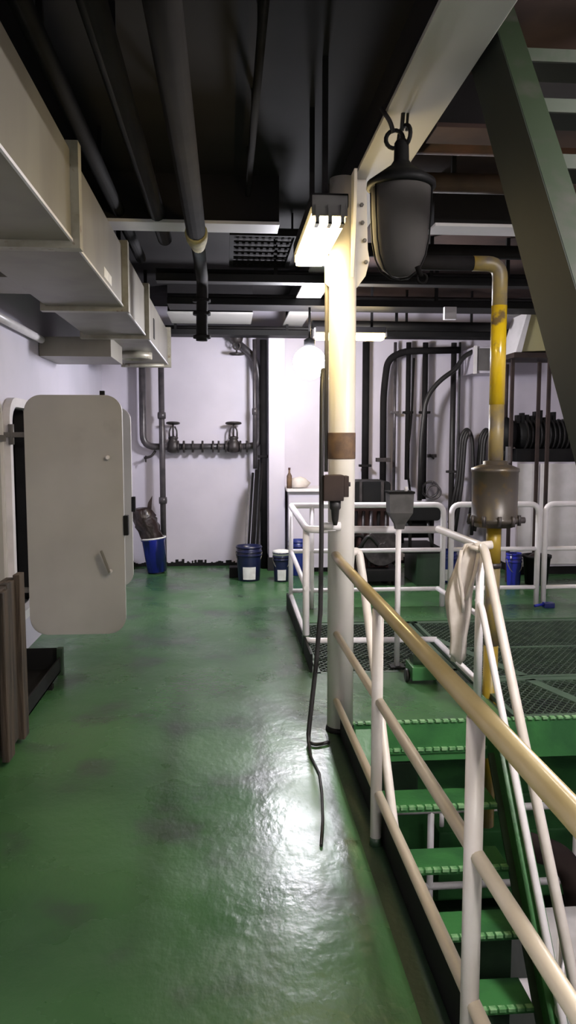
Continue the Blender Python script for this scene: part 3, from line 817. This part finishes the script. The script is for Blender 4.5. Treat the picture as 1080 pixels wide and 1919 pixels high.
# left stair rail with a hooked top
sl = Thing('stair_rail', 'cream hooked stair rail rising beside the pillar', 'railing', (0.79, 4.4, 0))
sl.part('handrail', B().tube([(0.70, 4.36, 0.86), (0.72, 4.44, 0.95), (0.77, 4.46, 0.95), (0.785, 4.40, 0.80), (0.785, 3.85, 0.18), (0.785, 2.3, -1.70)], 0.024, 12, 0.06), 'cream')
sl.part('post', B().tube([(0.70, 4.36, 0.0), (0.70, 4.36, 0.87)], 0.019, 10), 'cream')

# ================================================================== STAIR DOWN
st = Thing('stair', 'bright green steel stair descending beside the kerb', 'stairs', (1.14, 3.3, -2.8))
RUN, RISE = 0.190, 0.253
for k in range(10):
    zt = -0.155 - RISE * k
    yn = 4.205 - RUN * k
    td = st.part('tread', B().box(0.79, 1.485, yn, yn + 0.215, zt - 0.03, zt, 0.004), 'green')
    nb = B()
    for j in range(15):
        x = 0.80 + j * 0.046
        nb.box(x, x + 0.034, yn - 0.008, yn + 0.022, zt - 0.012, zt + 0.004)
    st.part('nosing', nb, 'nosing', under=td)
for x0, x1 in ((0.70, 0.785), (1.49, 1.575)):
    o = (x0 + x1) / 2
    a, b_ = Vector((o, 4.20, -0.06)), Vector((o, 4.225 - RUN * 10.6, -0.03 - RISE * 10.6))
    s1 = st.part('stringer', B().bar(a, b_, 0.012, 0.20), 'green')
    st.part('flange', B().bar(a + Vector((0, -0.08, 0.06)), b_ + Vector((0, -0.08, 0.06)), x1 - x0, 0.012), 'green', under=s1)
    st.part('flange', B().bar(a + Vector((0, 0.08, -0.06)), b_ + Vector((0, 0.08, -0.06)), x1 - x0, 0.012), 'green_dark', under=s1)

# ================================================================== LADDER UP
ld = Thing('ladder', 'dark green steep ladder climbing to the deck head at right', 'ladder', (1.3, 1.2, 0))
LS = 1.468           # rise over run
def lp(x, t, off=0.0):
    """point at height t on the ladder line; off moves square to it towards the viewer"""
    n = Vector((0, -LS, 1)).normalized()
    return Vector((x, 0.845 + t / LS, t)) + n * off
for x in (0.95, 1.66):
    s1 = ld.part('stringer', B().bar(lp(x, -0.02), lp(x, 3.2), 0.014, 0.235, (0, -LS, 1)), 'ladder_green')
    dx = 0.04 if x < 1.2 else -0.04
    ld.part('front_flange', B().bar(lp(x + dx, -0.02, 0.112), lp(x + dx, 3.2, 0.112), 0.085, 0.012, (0, -LS, 1)), 'ladder_edge', under=s1)
    ld.part('back_flange', B().bar(lp(x + dx, 0.02, -0.112), lp(x + dx, 3.2, -0.112), 0.085, 0.012, (0, -LS, 1)), 'ladder_green', under=s1)
for k in range(13):
    c = lp(1.305, 0.14 + 0.235 * k)
    t_ = ld.part('tread', B().box(0.96, 1.65, c.y - 0.09, c.y + 0.09, c.z - 0.025, c.z, 0.003), 'ladder_green')
    ld.part('nosing', B().box(0.96, 1.65, c.y - 0.10, c.y - 0.088, c.z - 0.04, c.z + 0.003), 'ladder_edge', under=t_)

# ================================================================== GRATINGS
def expanded(x0, x1, y0, y1, z, px=0.026, py=0.034):
    verts, faces = [], []
    n = int((x1 - x0) / px)
    m = int((y1 - y0) / py)
    w, h = 0.0028, 0.004
    for i in range(n + 1):
        for j in range(m):
            s = 1 if (i + j) % 2 == 0 else -1
            xa = x0 + i * px - s * px * 0.46
            xb = x0 + i * px + s * px * 0.46
            ya, yb = y0 + j * py, y0 + (j + 1) * py
            b = len(verts)
            verts += [(xa - w, ya, z - h), (xa + w, ya, z - h), (xa + w, ya, z + h), (xa - w, ya, z + h),
                      (xb - w, yb, z - h), (xb + w, yb, z - h), (xb + w, yb, z + h), (xb - w, yb, z + h)]
            faces += [(b, b + 1, b + 5, b + 4), (b + 1, b + 2, b + 6, b + 5), (b + 2, b + 3, b + 7, b + 6), (b + 3, b, b + 4, b + 7)]
    me = bpy.data.meshes.new('t')
    me.from_pydata(verts, [], faces)
    bb_ = B()
    bb_.bm.from_mesh(me)
    bpy.data.meshes.remove(me)
    return bb_
def grating(label, x0, x1, y0, y1, bars):
    t = Thing('deck_grating', label, 'grating', ((x0 + x1) / 2, (y0 + y1) / 2, -0.04))
    t.part('expanded_mesh', expanded(x0 + 0.02, x1 - 0.02, y0 + 0.02, y1 - 0.02, -0.010), 'mesh', kind='stuff')
    for a, b_, w in [((x0, y0 + 0.015), (x1, y0 + 0.015), 0.04), ((x0, y1 - 0.03), (x1, y1 - 0.03), 0.06), ((x0 + 0.015, y0), (x0 + 0.015, y1), 0.03), ((x1 - 0.015, y0), (x1 - 0.015, y1), 0.03)] + bars:
        t.part('frame_bar', B().bar((*a, -0.018), (*b_, -0.018), w, 0.03), 'mesh_bar')
    return t
grating('dark expanded mesh grating behind the landing in front of the corner rail', 0.61, 1.60, 5.18, 6.64, [])
grating('wide dark expanded mesh grating crossed by green bars right of the stair', 1.66, 3.4, 4.26, 4.98, [((2.02, 4.94), (2.22, 4.30), 0.075)])
grating('dark expanded mesh grating before the far white railing', 1.64, 3.6, 5.00, 6.64, [((1.66, 6.1), (2.02, 5.02), 0.075), ((1.66, 5.75), (3.6, 5.75), 0.03)])
gb = B().box(1.60, 1.655, 4.24, 6.65, -0.22, -0.04)
gb.box(0.60, XR, 6.64, 6.66, -0.22, -0.005)
for yy in (5.0, 5.8):
    gb.box(1.66, XR, yy - 0.01, yy + 0.01, -0.16, -0.036)
struct('trim_5', gb, 'green_dark')

# ================================================================== THINGS ON AND AROUND THE LANDING
sb = Thing('signal_post', 'white post carrying a grey funnel shaped box above the landing', 'post', (1.19, 5.28, 0))
sb.part('post', B().tube([(1.19, 5.28, 0.0), (1.19, 5.28, 1.02)], 0.020, 12), 'rail_white')
bx = B()
prof = [(-0.085, 1.235, 0.07), (-0.08, 1.10, 0.065), (-0.035, 1.02, 0.03), (-0.03, 0.985, 0.025)]
rings = []
for u, z, dd in prof:
    rings.append([bx.bm.verts.new(p_) for p_ in ((1.195 + u, 5.28 - dd, z), (1.195 - u, 5.28 - dd, z), (1.195 - u, 5.28 + dd, z), (1.195 + u, 5.28 + dd, z))])
for a, b_ in zip(rings, rings[1:]):
    for k in range(4):
        bx._face([a[k], a[(k + 1) % 4], b_[(k + 1) % 4], b_[k]])
bx._face(rings[0]); bx._face(rings[-1])
sb.part('box', bx, 'pipe_grey')
sb.part('lid', B().box(1.105, 1.285, 5.20, 5.36, 1.235, 1.25, 0.003), 'pipe_mid')
sb.part('lug', B().lathe([(0.012, 0), (0.012, 0.03)], (1.235, 5.26, 1.25), 8), 'white')
sb.part('base_plate', B().box(1.14, 1.24, 5.23, 5.33, 0.0, 0.012), 'black')
gbx = Thing('green_machine', 'small green box with black wheels on the landing', 'machine', (1.32, 5.0, 0))
gbx.part('body', B().box(1.20, 1.36, 4.86, 5.06, 0.03, 0.12, 0.01), 'green')
gbx.part('motor', B().lathe([(0.05, -0.07), (0.055, 0.0), (0.05, 0.07)], (1.29, 4.97, 0.135), 14, (1, 0, 0)), 'green_dark')
for wx in (1.185, 1.375):
    gbx.part('wheel', B().lathe([(0.04, -0.012), (0.045, 0), (0.04, 0.012)], (wx, 4.95, 0.044), 14, (1, 0, 0)), 'rubber')

# rag tied to the end post
cb = B()
prev = None
NZ, NA = 16, 22
for i in range(NZ + 1):
    t = i / NZ
    z = 0.965 - 0.72 * t
    wdt = 0.035 + 0.035 * math.sin(PI * min(1, t * 1.25)) + 0.012 * t
    cx = 1.50 - 0.075 * min(1, t * 2.2)
    ring = []
    for k in range(NA):
        a = 2 * PI * k / NA
        f = 1 + 0.22 * math.sin(5 * a + 3 * t) + 0.1 * math.sin(9 * a - 5 * t)
        ring.append(cb.bm.verts.new((cx + wdt * f * math.cos(a), 4.62 + 0.030 * f * math.sin(a) + 0.01 * math.sin(6 * t), z + (0.03 * math.sin(2 * a + 1) if i == NZ else 0))))
    if prev:
        for k in range(NA):
            cb._face([prev[k], prev[(k + 1) % NA], ring[(k + 1) % NA], ring[k]], True)
    else:
        cb._face(ring)
    prev = ring
cb._face(prev[::-1])
rg = Thing('rag', 'pale rag knotted to the top of the stair rail post', 'rag', (1.45, 4.62, 0.24))
rg.part('drape', cb, 'cloth')
rg.part('knot', B().torus((1.515, 4.585, 0.935), 0.036, 0.016, (0.4, 0.2, 1), 16, 8), 'cloth')
rg.part('tail', B().tube([(1.43, 4.60, 0.93), (1.405, 4.57, 0.80), (1.43, 4.56, 0.66), (1.44, 4.57, 0.55)], 0.012, 8, 0.05), 'cloth')
rg.part('tail', B().tube([(1.525, 4.56, 0.92), (1.50, 4.54, 0.80), (1.45, 4.55, 0.63)], 0.012, 8, 0.05), 'cloth')

# ================================================================== PENDANT LAMP (unlit)
LX, LY = 0.735, 3.3
pn = Thing('pendant_lamp', 'unlit dark pendant cargo lamp hanging on ropes under the grey beam', 'lamp', (LX, LY, 2.28))
pn.part('bowl', B().lathe([(0, 2.285), (0.04, 2.292), (0.078, 2.322), (0.102, 2.375), (0.114, 2.44), (0.121, 2.54), (0.124, 2.655)], (LX, LY, 0), 28), 'bowl', label='dull grey rounded bowl')
pn.part('hood', B().lathe([(0.130, 2.645), (0.145, 2.65), (0.143, 2.672), (0.095, 2.705), (0.045, 2.74), (0.032, 2.76), (0.03, 2.83), (0.02, 2.845)], (LX, LY, 0), 28), 'black', label='black conical hood')
for k in range(4):
    a = (0.45, 2.69, 3.59, 5.83)[k]
    rr = [(0.131, 2.65), (0.128, 2.54), (0.121, 2.435), (0.108, 2.368), (0.083, 2.313), (0.043, 2.282), (0.0, 2.276)]
    pn.part('guard_wire', B().tube([(LX + r * math.cos(a), LY + r * math.sin(a), z) for r, z in rr], 0.0035, 6), 'black')
pn.part('shackle', B().torus((LX - 0.03, LY, 2.845), 0.036, 0.009, (0.2, 1, 0), 16, 8), 'black')
pn.part('shackle', B().torus((LX + 0.012, LY, 2.86), 0.042, 0.009, (1, 0.4, 0), 16, 8), 'black')
pn.part('rope', B().tube([(LX - 0.035, LY, 2.87), (LX - 0.05, LY - 0.01, 2.91), (LX - 0.09, LY - 0.01, 2.965)], 0.010, 8, 0.02), 'rubber')
pn.part('rope', B().tube([(LX, LY, 2.88), (LX + 0.005, LY, 2.952)], 0.009, 8), 'rubber')
pn.part('rope', B().tube([(LX + 0.02, LY, 2.88), (LX + 0.025, LY, 2.952)], 0.006, 8), 'rubber')
pn.part('gland', B().tube([(LX + 0.05, LY - 0.1, 2.31), (LX + 0.065, LY - 0.10, 2.27)], 0.012, 8).torus((LX + 0.07, LY - 0.1, 2.262), 0.02, 0.006, (0, 1, 0), 12, 6), 'pipe_mid')

# ================================================================== YELLOW PIPE WITH STRAINER
YX, YY = 1.672, 4.72
yp = Thing('yellow_pipe', 'worn yellow pipe rising through the grating with a rusty strainer', 'pipe', (YX, YY, -0.3))
yp.part('pipe', B().tube([(1.50, YY, 2.67), (YX - 0.0, YY, 2.67), (YX, YY, 2.35)], 0.046, 16, 0.15), 'yellow_old')
yp.part('pipe', B().tube([(1.0, YY, 2.67), (1.52, YY, 2.67)], 0.044, 14), 'pipe_dark')
yp.part('pipe', B().tube([(YX, YY, 2.42), (YX, YY, 1.82)], 0.0475, 16), 'yellow', label='bright yellow painted length')
yp.part('pipe', B().tube([(YX, YY, 1.82), (YX, YY, 1.42)], 0.046, 16), 'yellow_old')
s1 = yp.part('strainer', B().lathe([(0.046, 1.475), (0.075, 1.47), (0.075, 1.45), (0.10, 1.445), (0.148, 1.425), (0.148, 1.405), (0.142, 1.40), (0.140, 1.12), (0.148, 1.115), (0.148, 1.09), (0.13, 1.085), (0.12, 1.06), (0.05, 1.055)], (YX, YY, 0), 28), 'strainer', label='rusty steel strainer body')
for k in range(10):
    a = k * PI / 5 + 0.2
    yp.part('bolt', B().lathe([(0.012, 1.07), (0.012, 1.135)], (YX + 0.152 * math.cos(a), YY + 0.152 * math.sin(a), 0), 6), 'valve', under=s1)
yp.part('pipe', B().tube([(YX, YY, 1.06), (YX, YY, 0.82)], 0.046, 16), 'yellow_dull')
yp.part('pipe', B().tube([(YX, YY, 0.82), (YX, YY, 0.30)], 0.046, 16), 'yellow_old')
yp.part('pipe', B().tube([(YX, YY, 0.30), (YX, YY, -0.9)], 0.046, 16), 'yellow_dull')
yp.part('collar', B().lathe([(0.052, 0.80), (0.052, 0.83)], (YX, YY, 0), 16), 'valve')
yp.part('stub', B().tube([(YX + 0.12, YY - 0.02, 1.10), (YX + 0.19, YY - 0.02, 1.10)], 0.02, 10), 'valve')
yp.part('bracket', B().box(YX + 0.07, YX + 0.09, YY - 0.02, YY + 0.02, 1.46, 1.56), 'valve')

# ================================================================== FAR BULKHEAD, RIGHT: PIPES AND CABLES
G = 'pipes and cables on the far bulkhead right of the pillar'
for (x, z0, z1, r, m, lab, cl) in (
    (1.745, 0.9, 2.82, 0.045, 'pipe_dark', 'thick dark pipe nearest the pillar on the far bulkhead', (1.28,)),
    (2.115, 0.85, 2.82, 0.020, 'pipe_steel', 'thin steel pipe third from the pillar on the far bulkhead', (1.95,)),
    (2.285, 1.1, 2.82, 0.032, 'pipe_dark', 'medium dark pipe fourth from the pillar on the far bulkhead', (1.95,)),
    (2.50, 0.85, 2.82, 0.036, 'pipe_dark', 'dark pipe under the sweeping black cable', (1.95,)),
    (2.865, 0.0, 2.82, 0.036, 'rubber', 'tall black pipe reaching the deck left of the hose loops', (1.2,))):
    t = vpipe('bulkhead_pipe', lab, x, 9.70, z0, z1, r, m, cl)
    t.o['group'] = G
t = Thing('bulkhead_pipe', 'dark pipe with an offset top second from the pillar', 'pipe', (1.945, 9.7, 0.9), G)
t.part('pipe', B().tube([(1.955, 9.60, 0.9), (1.95, 9.60, 2.2), (2.0, 9.60, 2.60), (2.2, 9.60, 2.70), (2.9, 9.60, 2.72)], 0.042, 12, 0.2), 'pipe_dark')
t.part('clamp', B().box(1.87, 2.04, 9.55, 9.66, 1.33, 1.38, 0.006).box(1.94, 1.97, 9.66, YB - 0.002, 1.34, 1.37), 'valve')
single('sweep_cable', B().tube([(2.40, 9.49, 0.85), (2.41, 9.49, 1.6), (2.46, 9.49, 2.12), (2.62, 9.49, 2.33), (2.84, 9.49, 2.48), (2.92, 9.49, 2.63), (3.10, 9.49, 2.72)], 0.030, 10, 0.14), 'rubber', 'black cable sweeping diagonally across the far bulkhead', 'cable', G)
single('hanging_cable', B().tube([(2.335, 9.62, 2.62), (2.32, 9.64, 1.9), (2.26, 9.62, 1.3), (2.31, 9.62, 0.95)], 0.014, 8, 0.2), 'pipe_mid', 'thin cable hanging loosely by the fourth bulkhead pipe', 'cable', G)
single('hanging_cable', B().tube([(2.925, 9.64, 2.82), (2.922, 9.64, 2.2), (2.925, 9.64, 1.6), (2.92, 9.64, 0.9)], 0.014, 8, 0.2), 'rubber', 'thin black cable beside the tall black pipe', 'cable', G)
for k, (dx, lab) in enumerate(((0.0, 'left'), (0.25, 'right'))):
    for j in range(3):
        w = 0.10 + 0.028 * j
        single('hose', B().tube([(3.03 + dx - w - 0.05, 9.54 + 0.046 * j, 0.45 + 0.05 * j), (3.03 + dx - w * 0.7, 9.54 + 0.046 * j, 1.1), (3.03 + dx - w * 0.45, 9.54 + 0.046 * j, 1.60 + 0.03 * j),
                             (3.03 + dx, 9.54 + 0.046 * j, 1.72 + 0.02 * j), (3.03 + dx + w * 0.45, 9.54 + 0.046 * j, 1.60 + 0.03 * j), (3.03 + dx + w * 0.7, 9.54 + 0.046 * j, 1.1), (3.03 + dx + w * 0.6, 9.54 + 0.046 * j, 0.4)], 0.022, 8, 0.12),
               'rubber', '%s %s black hose loop hung on the far bulkhead' % (('inner', 'middle', 'outer')[j], lab), 'hose', 'hose loops on the far bulkhead')
    hk = single('hose_hook', B().tube([(3.03 + dx, YB, 1.66), (3.03 + dx, 9.50, 1.66), (3.03 + dx, 9.49, 1.72)], 0.014, 8, 0.02), 'valve', 'small hook carrying the %s hose loops' % lab, 'hook')
single('cable_coil', B().torus((2.56, 9.58, 0.98), 0.10, 0.014, (0.1, 1, 0.1), 20, 8).torus((2.60, 9.56, 0.95), 0.085, 0.012, (0.2, 1, -0.1), 20, 8).tube([(2.58, YB, 1.05), (2.58, 9.55, 1.055), (2.58, 9.54, 1.09)], 0.01, 8, 0.02), 'pipe_steel', 'coil of grey cable hanging above the machine', 'cable coil')
single('wall_clip', B().box(2.58, 2.70, 9.82, YB, 1.38, 1.42, 0.004).tube([(2.60, 9.81, 1.42), (2.66, 9.80, 1.36)], 0.012, 8), 'valve', 'small dark clip on the bare far bulkhead', 'clip')
wbx = Thing('wall_box', 'white wall box under the deck head left of the yellow pipe', 'box', (3.2, 9.6, 2.42))
wbx.part('body', B().box(3.03, 3.45, 9.4, YB, 2.42, 2.74, 0.006), 'wall')
wbx.part('frame', B().box(3.02, 3.06, 9.37, 9.40, 2.41, 2.75, 0.004), 'white')
wbx.part('dark_side', B().box(3.075, 3.44, 9.385, 9.398, 2.45, 2.72, 0.003), 'grey')

# pale yellow hopper on a frame
hp = Thing('hopper', 'pale yellow hopper on a dark frame behind the green ladder', 'hopper', (3.4, 8.5, 0.0))
hp.part('shell', B().prism([(3.20, 2.56), (3.72, 2.58), (3.68, 2.98), (3.30, 2.98)], XZ, 8.3, 8.75), 'yellow_grey')
hp.part('side_plate', B().prism([(3.13, 2.55), (3.195, 2.55), (3.295, 2.98), (3.25, 2.98)], XZ, 8.28, 8.74), 'white')
hp.part('shelf', B().box(3.10, 3.80, 8.25, 8.8, 2.49, 2.545, 0.004), 'brown')
for fx in (3.14, 3.56):
    hp.part('leg', B().box(fx, fx + 0.035, 8.42, 8.455, 0.0, 2.49), 'brown')
    hp.part('leg', B().box(fx, fx + 0.035, 8.70, 8.735, 0.0, 2.49), 'brown')
hp.part('top_box', B().box(3.18, 3.7, 8.35, 8.7, 2.985, 3.14, 0.01), 'grey')

# black pump on white cabinet
cbn = Thing('cabinet', 'white steel cabinet carrying the black pump at right', 'cabinet', (3.9, 9.0, 0))
cbn.part('body', B().box(3.40, 4.6, 8.86, 9.55, 0.1, 1.345, 0.008), 'wall')
cbn.part('door', B().box(3.42, 3.66, 8.842, 8.859, 0.13, 1.325, 0.004), 'white')
dd = cbn.part('door', B().box(3.68, 4.58, 8.842, 8.859, 0.13, 1.325, 0.004), 'white')
cbn.part('plinth', B().box(3.42, 4.58, 8.9, 9.5, 0.0, 0.1), 'black')
pm = Thing('pump', 'black horizontal pump with finned casing on the white cabinet', 'pump', (3.6, 9.1, 1.345))
pm.part('casing', B().lathe([(0.10, -0.09), (0.18, -0.07), (0.21, 0), (0.18, 0.07), (0.10, 0.09)], (3.34, 9.1, 1.67), 20, (1, 0, 0)), 'black')
pm.part('motor', B().lathe([(0.14, 0.0), (0.17, 0.03), (0.17, 0.78), (0.13, 0.82)], (3.46, 9.1, 1.66), 20, (1, 0, 0)), 'black')
for k in range(12):
    pm.part('fin', B().lathe([(0.195, -0.008), (0.195, 0.008)], (3.55 + 0.055 * k, 9.1, 1.66), 16, (1, 0, 0)), 'rubber')
pm.part('base', B().box(3.42, 4.25, 8.95, 9.25, 1.345, 1.50, 0.008), 'black')
for k in range(9):
    x = 3.45 + k * 0.055
    pm.part('fitting', B().box(x, x + 0.035, 9.02, 9.12, 1.80, 1.86 + random.uniform(0.0, 0.10), 0.004), 'black')
pm.part('riser', B().tube([(3.34, 9.1, 1.86), (3.34, 9.1, 2.50)], 0.02, 8), 'brown')
pm.part('drain', B().tube([(3.34, 9.1, 1.50), (3.34, 9.15, 1.346)], 0.025, 8), 'black')

# dark machine behind the far rail
mc = Thing('machine', 'dark engine-like machine with a black tank behind the far rail', 'machine', (1.9, 8.6, 0))
mc.part('bed', B().box(1.30, 1.90, 8.3, 9.0, 0.05, 0.18, 0.01), 'black')
for (fx, fy) in ((1.34, 8.34), (1.86, 8.34), (1.34, 8.94), (1.86, 8.94)):
    mc.part('foot', B().box(fx - 0.03, fx + 0.03, fy - 0.03, fy + 0.03, 0.0, 0.05), 'black')
mc.part('block', B().box(1.36, 1.80, 8.45, 8.95, 0.18, 0.86, 0.02), 'red_brown', label='red-brown engine block')
mc.part('tank', B().prism(rrect(1.38, 1.79, 0.88, 1.15, 0.04, 4), XZ, 8.35, 8.9, 0.01), 'black', label='black tank')
for sx in (1.44, 1.68):
    mc.part('tank_strap', B().box(sx, sx + 0.03, 8.335, 8.345, 0.88, 1.15), 'valve')
mc.part('flywheel', B().lathe([(0.20, -0.03), (0.21, -0.02), (0.21, 0.02), (0.20, 0.03)], (1.70, 8.385, 0.42), 22, (0, 1, 0)).lathe([(0.05, -0.06), (0.05, 0.06)], (1.70, 8.385, 0.42), 12, (0, 1, 0)), 'valve')
for k in range(5):
    x = 1.40 + k * 0.085
    mc.part('cylinder_rod', B().tube([(x, 8.42, 0.2), (x + 0.02, 8.42, 0.82)], 0.018, 8), ('pipe_mid', 'valve', 'pipe_steel')[k % 3])
mc.part('hose', B().tube([(1.42, 8.40, 0.35), (1.55, 8.34, 0.58), (1.70, 8.36, 0.40), (1.80, 8.40, 0.62)], 0.022, 8, 0.08), 'rubber')
mc.part('fan_guard', B().torus((1.44, 8.38, 0.46), 0.09, 0.016, (0, 1, 0), 18, 6), 'pipe_mid')
mn = Thing('compressor', 'low black compressor with green base right of the dark machine', 'compressor', (2.15, 8.6, 0))
mn.part('base', B().box(1.92 + 0.16, 2.34, 8.30, 8.9, 0.0, 0.36, 0.01), 'green_dark', label='dark green base box')
mn.part('tray', B().box(1.93, 2.36, 8.28, 8.95, 0.36, 0.42, 0.004).box(1.93, 1.96, 8.9, 8.93, 0.0, 0.36), 'black')
mn.part('body', B().prism(rrect(1.95, 2.34, 0.72, 0.88, 0.04, 4), XZ, 8.3, 8.8, 0.008), 'black')
mn.part('crankcase', B().lathe([(0.05, -0.2), (0.12, -0.16), (0.12, 0.16), (0.05, 0.2)], (2.12, 8.55, 0.62), 16, (1, 0, 0)), 'black')
for (lx, ly) in ((2.0, 8.35), (2.25, 8.35), (2.0, 8.72)):
    mn.part('leg', B().box(lx, lx + 0.03, ly, ly + 0.03, 0.42, 0.72), 'pipe_mid')
mn.part('hose', B().tube([(2.20, 8.34, 0.72), (2.22, 8.30, 0.55), (2.26, 8.32, 0.42)], 0.018, 8, 0.05), 'rubber')

# pails right of the machine
bucket('blue and white bucket beside the compressor behind the far rail', (2.49, 8.55, 0), 0.11, 0.36, 'blue', lab=True)
bucket('blue bucket behind the yellow pipe beyond the far rail', (3.16, 8.25, 0), 0.085, 0.36, 'blue_bright', lab=False)
bk = Thing('bin', 'squat black bin on the deck right of the yellow pipe', 'bin', (3.4, 8.2, 0))
bk.part('body', B().lathe([(0.0, 0.0), (0.12, 0.0), (0.15, 0.30), (0.16, 0.30), (0.16, 0.33), (0.13, 0.33), (0.11, 0.05), (0, 0.05)], (3.44, 8.3, 0), 20), 'black')
bk.part('contents', B().lathe([(0.12, 0.24), (0.10, 0.31), (0.04, 0.35), (0, 0.36)], (3.44, 8.3, 0), 14), 'bag_brown')
single('blue_tool', B().box(3.02, 3.12, 7.06, 7.13, 0.0, 0.05, 0.008).tube([(3.02, 7.1, 0.03), (2.93, 7.09, 0.02)], 0.014, 8), 'blue_bright', 'small bright blue tool on the deck at the foot of the far rail', 'tool')

# overhead clutter at the right, under the deck head
for (x0, x1, y, z, r, m, lab) in ((0.98, 4.8, 4.45, 3.05, 0.055, 'brown', 'brown crosswise pipe under the deck head behind the pendant lamp'),
                              (0.98, 4.8, 5.6, 2.95, 0.05, 'pipe_dark', 'dark crosswise pipe above the yellow pipe bend'),
                              (0.95, 3.02, 8.6, 2.86, 0.05, 'black', 'black crosswise pipe in front of the far bulkhead top'),
                              (0.98, 4.8, 4.05, 3.12, 0.06, 'red_brown', 'reddish crosswise pipe nearest the ladder head')):
    t = Thing('crosswise_pipe', lab, 'pipe', ((x0 + x1) / 2, y, z))
    t.part('pipe', B().tube([(x0, y, z), (x1, y, z)], r, 12), m)
    for k in range(3):
        xx = x0 + 0.3 + k * (x1 - x0 - 0.6) / 2
        t.part('hanger', B().box(xx, xx + 0.025, y - 0.012, y + 0.012, z + r * 0.9, ZC), 'black')
single('bracket', B().box(2.10, 2.22, 7.45, 7.5, 2.76, 2.88, 0.006), 'flange_white', 'small white bracket under the black cable tray', 'bracket')
jt = Thing('junction_plate', 'small white notched plate beside the green ladder', 'plate', (1.93, 4.75, 2.5))
jt.part('plate', B().box(1.86, 1.99, 4.70, 4.72, 2.55, 2.70, 0.003), 'flange_white')
jt.part('stem', B().box(1.92, 1.95, 4.70, 4.73, 2.70, ZC), 'pipe_dark')

# ================================================================== LOWER DECK
lr = Thing('lower_rail', 'white railing on the lower deck seen between the stair treads', 'railing', (2.2, 6.0, -2.8))
for z in (-1.43, -2.09):
    lr.part('rail', B().tube([(1.0, 6.0, z), (4.4, 6.0, z)], 0.030, 10), 'rail_white')
for x in (1.655, 2.9, 4.1):
    lr.part('post', B().tube([(x, 6.0, -2.8), (x, 6.0, -1.43)], 0.028, 10), 'rail_white')
for x in (1.74, 1.86):
    lr.part('lug', B().tube([(x, 5.98, -1.45), (x, 5.98, -1.56)], 0.02, 8), 'rail_white')
lw = Thing('lower_machine', 'green machinery casing on the lower deck below the grating', 'machine', (2.6, 7.2, -2.8))
lw.part('casing', B().box(0.9, 4.3, 6.9, 8.2, -2.8, -1.75, 0.03), 'green')
lw.part('cover', B().box(1.9, 4.2, 6.6, 6.9, -2.6, -1.95, 0.02), 'green')
lw.part('head', B().box(1.1, 1.8, 7.0, 7.8, -1.75, -1.45, 0.02), 'green_dark')
single('lower_pipe', B().tube([(2.2, 5.4, -1.42), (2.55, 5.4, -1.55), (2.66, 5.4, -1.9), (2.66, 5.4, -2.8)], 0.10, 14, 0.25), 'brown', 'thick brown bent pipe on the lower deck right of the stair', 'pipe')
lb_ = Thing('lower_cabinet', 'white cabinet on the lower deck at the right frame edge', 'cabinet', (2.6, 4.6, -2.8))
lb_.part('body', B().box(2.05, 3.2, 4.6, 5.2, -2.7, -1.80, 0.01), 'white')
lb_.part('plinth', B().box(2.1, 3.1, 4.65, 5.15, -2.8, -2.7), 'black')
single('lower_pipe', B().tube([(0.9, 4.6, -2.0), (2.0, 4.6, -2.0)], 0.09, 14), 'white', 'white horizontal pipe on the lower deck behind the lower treads', 'pipe')
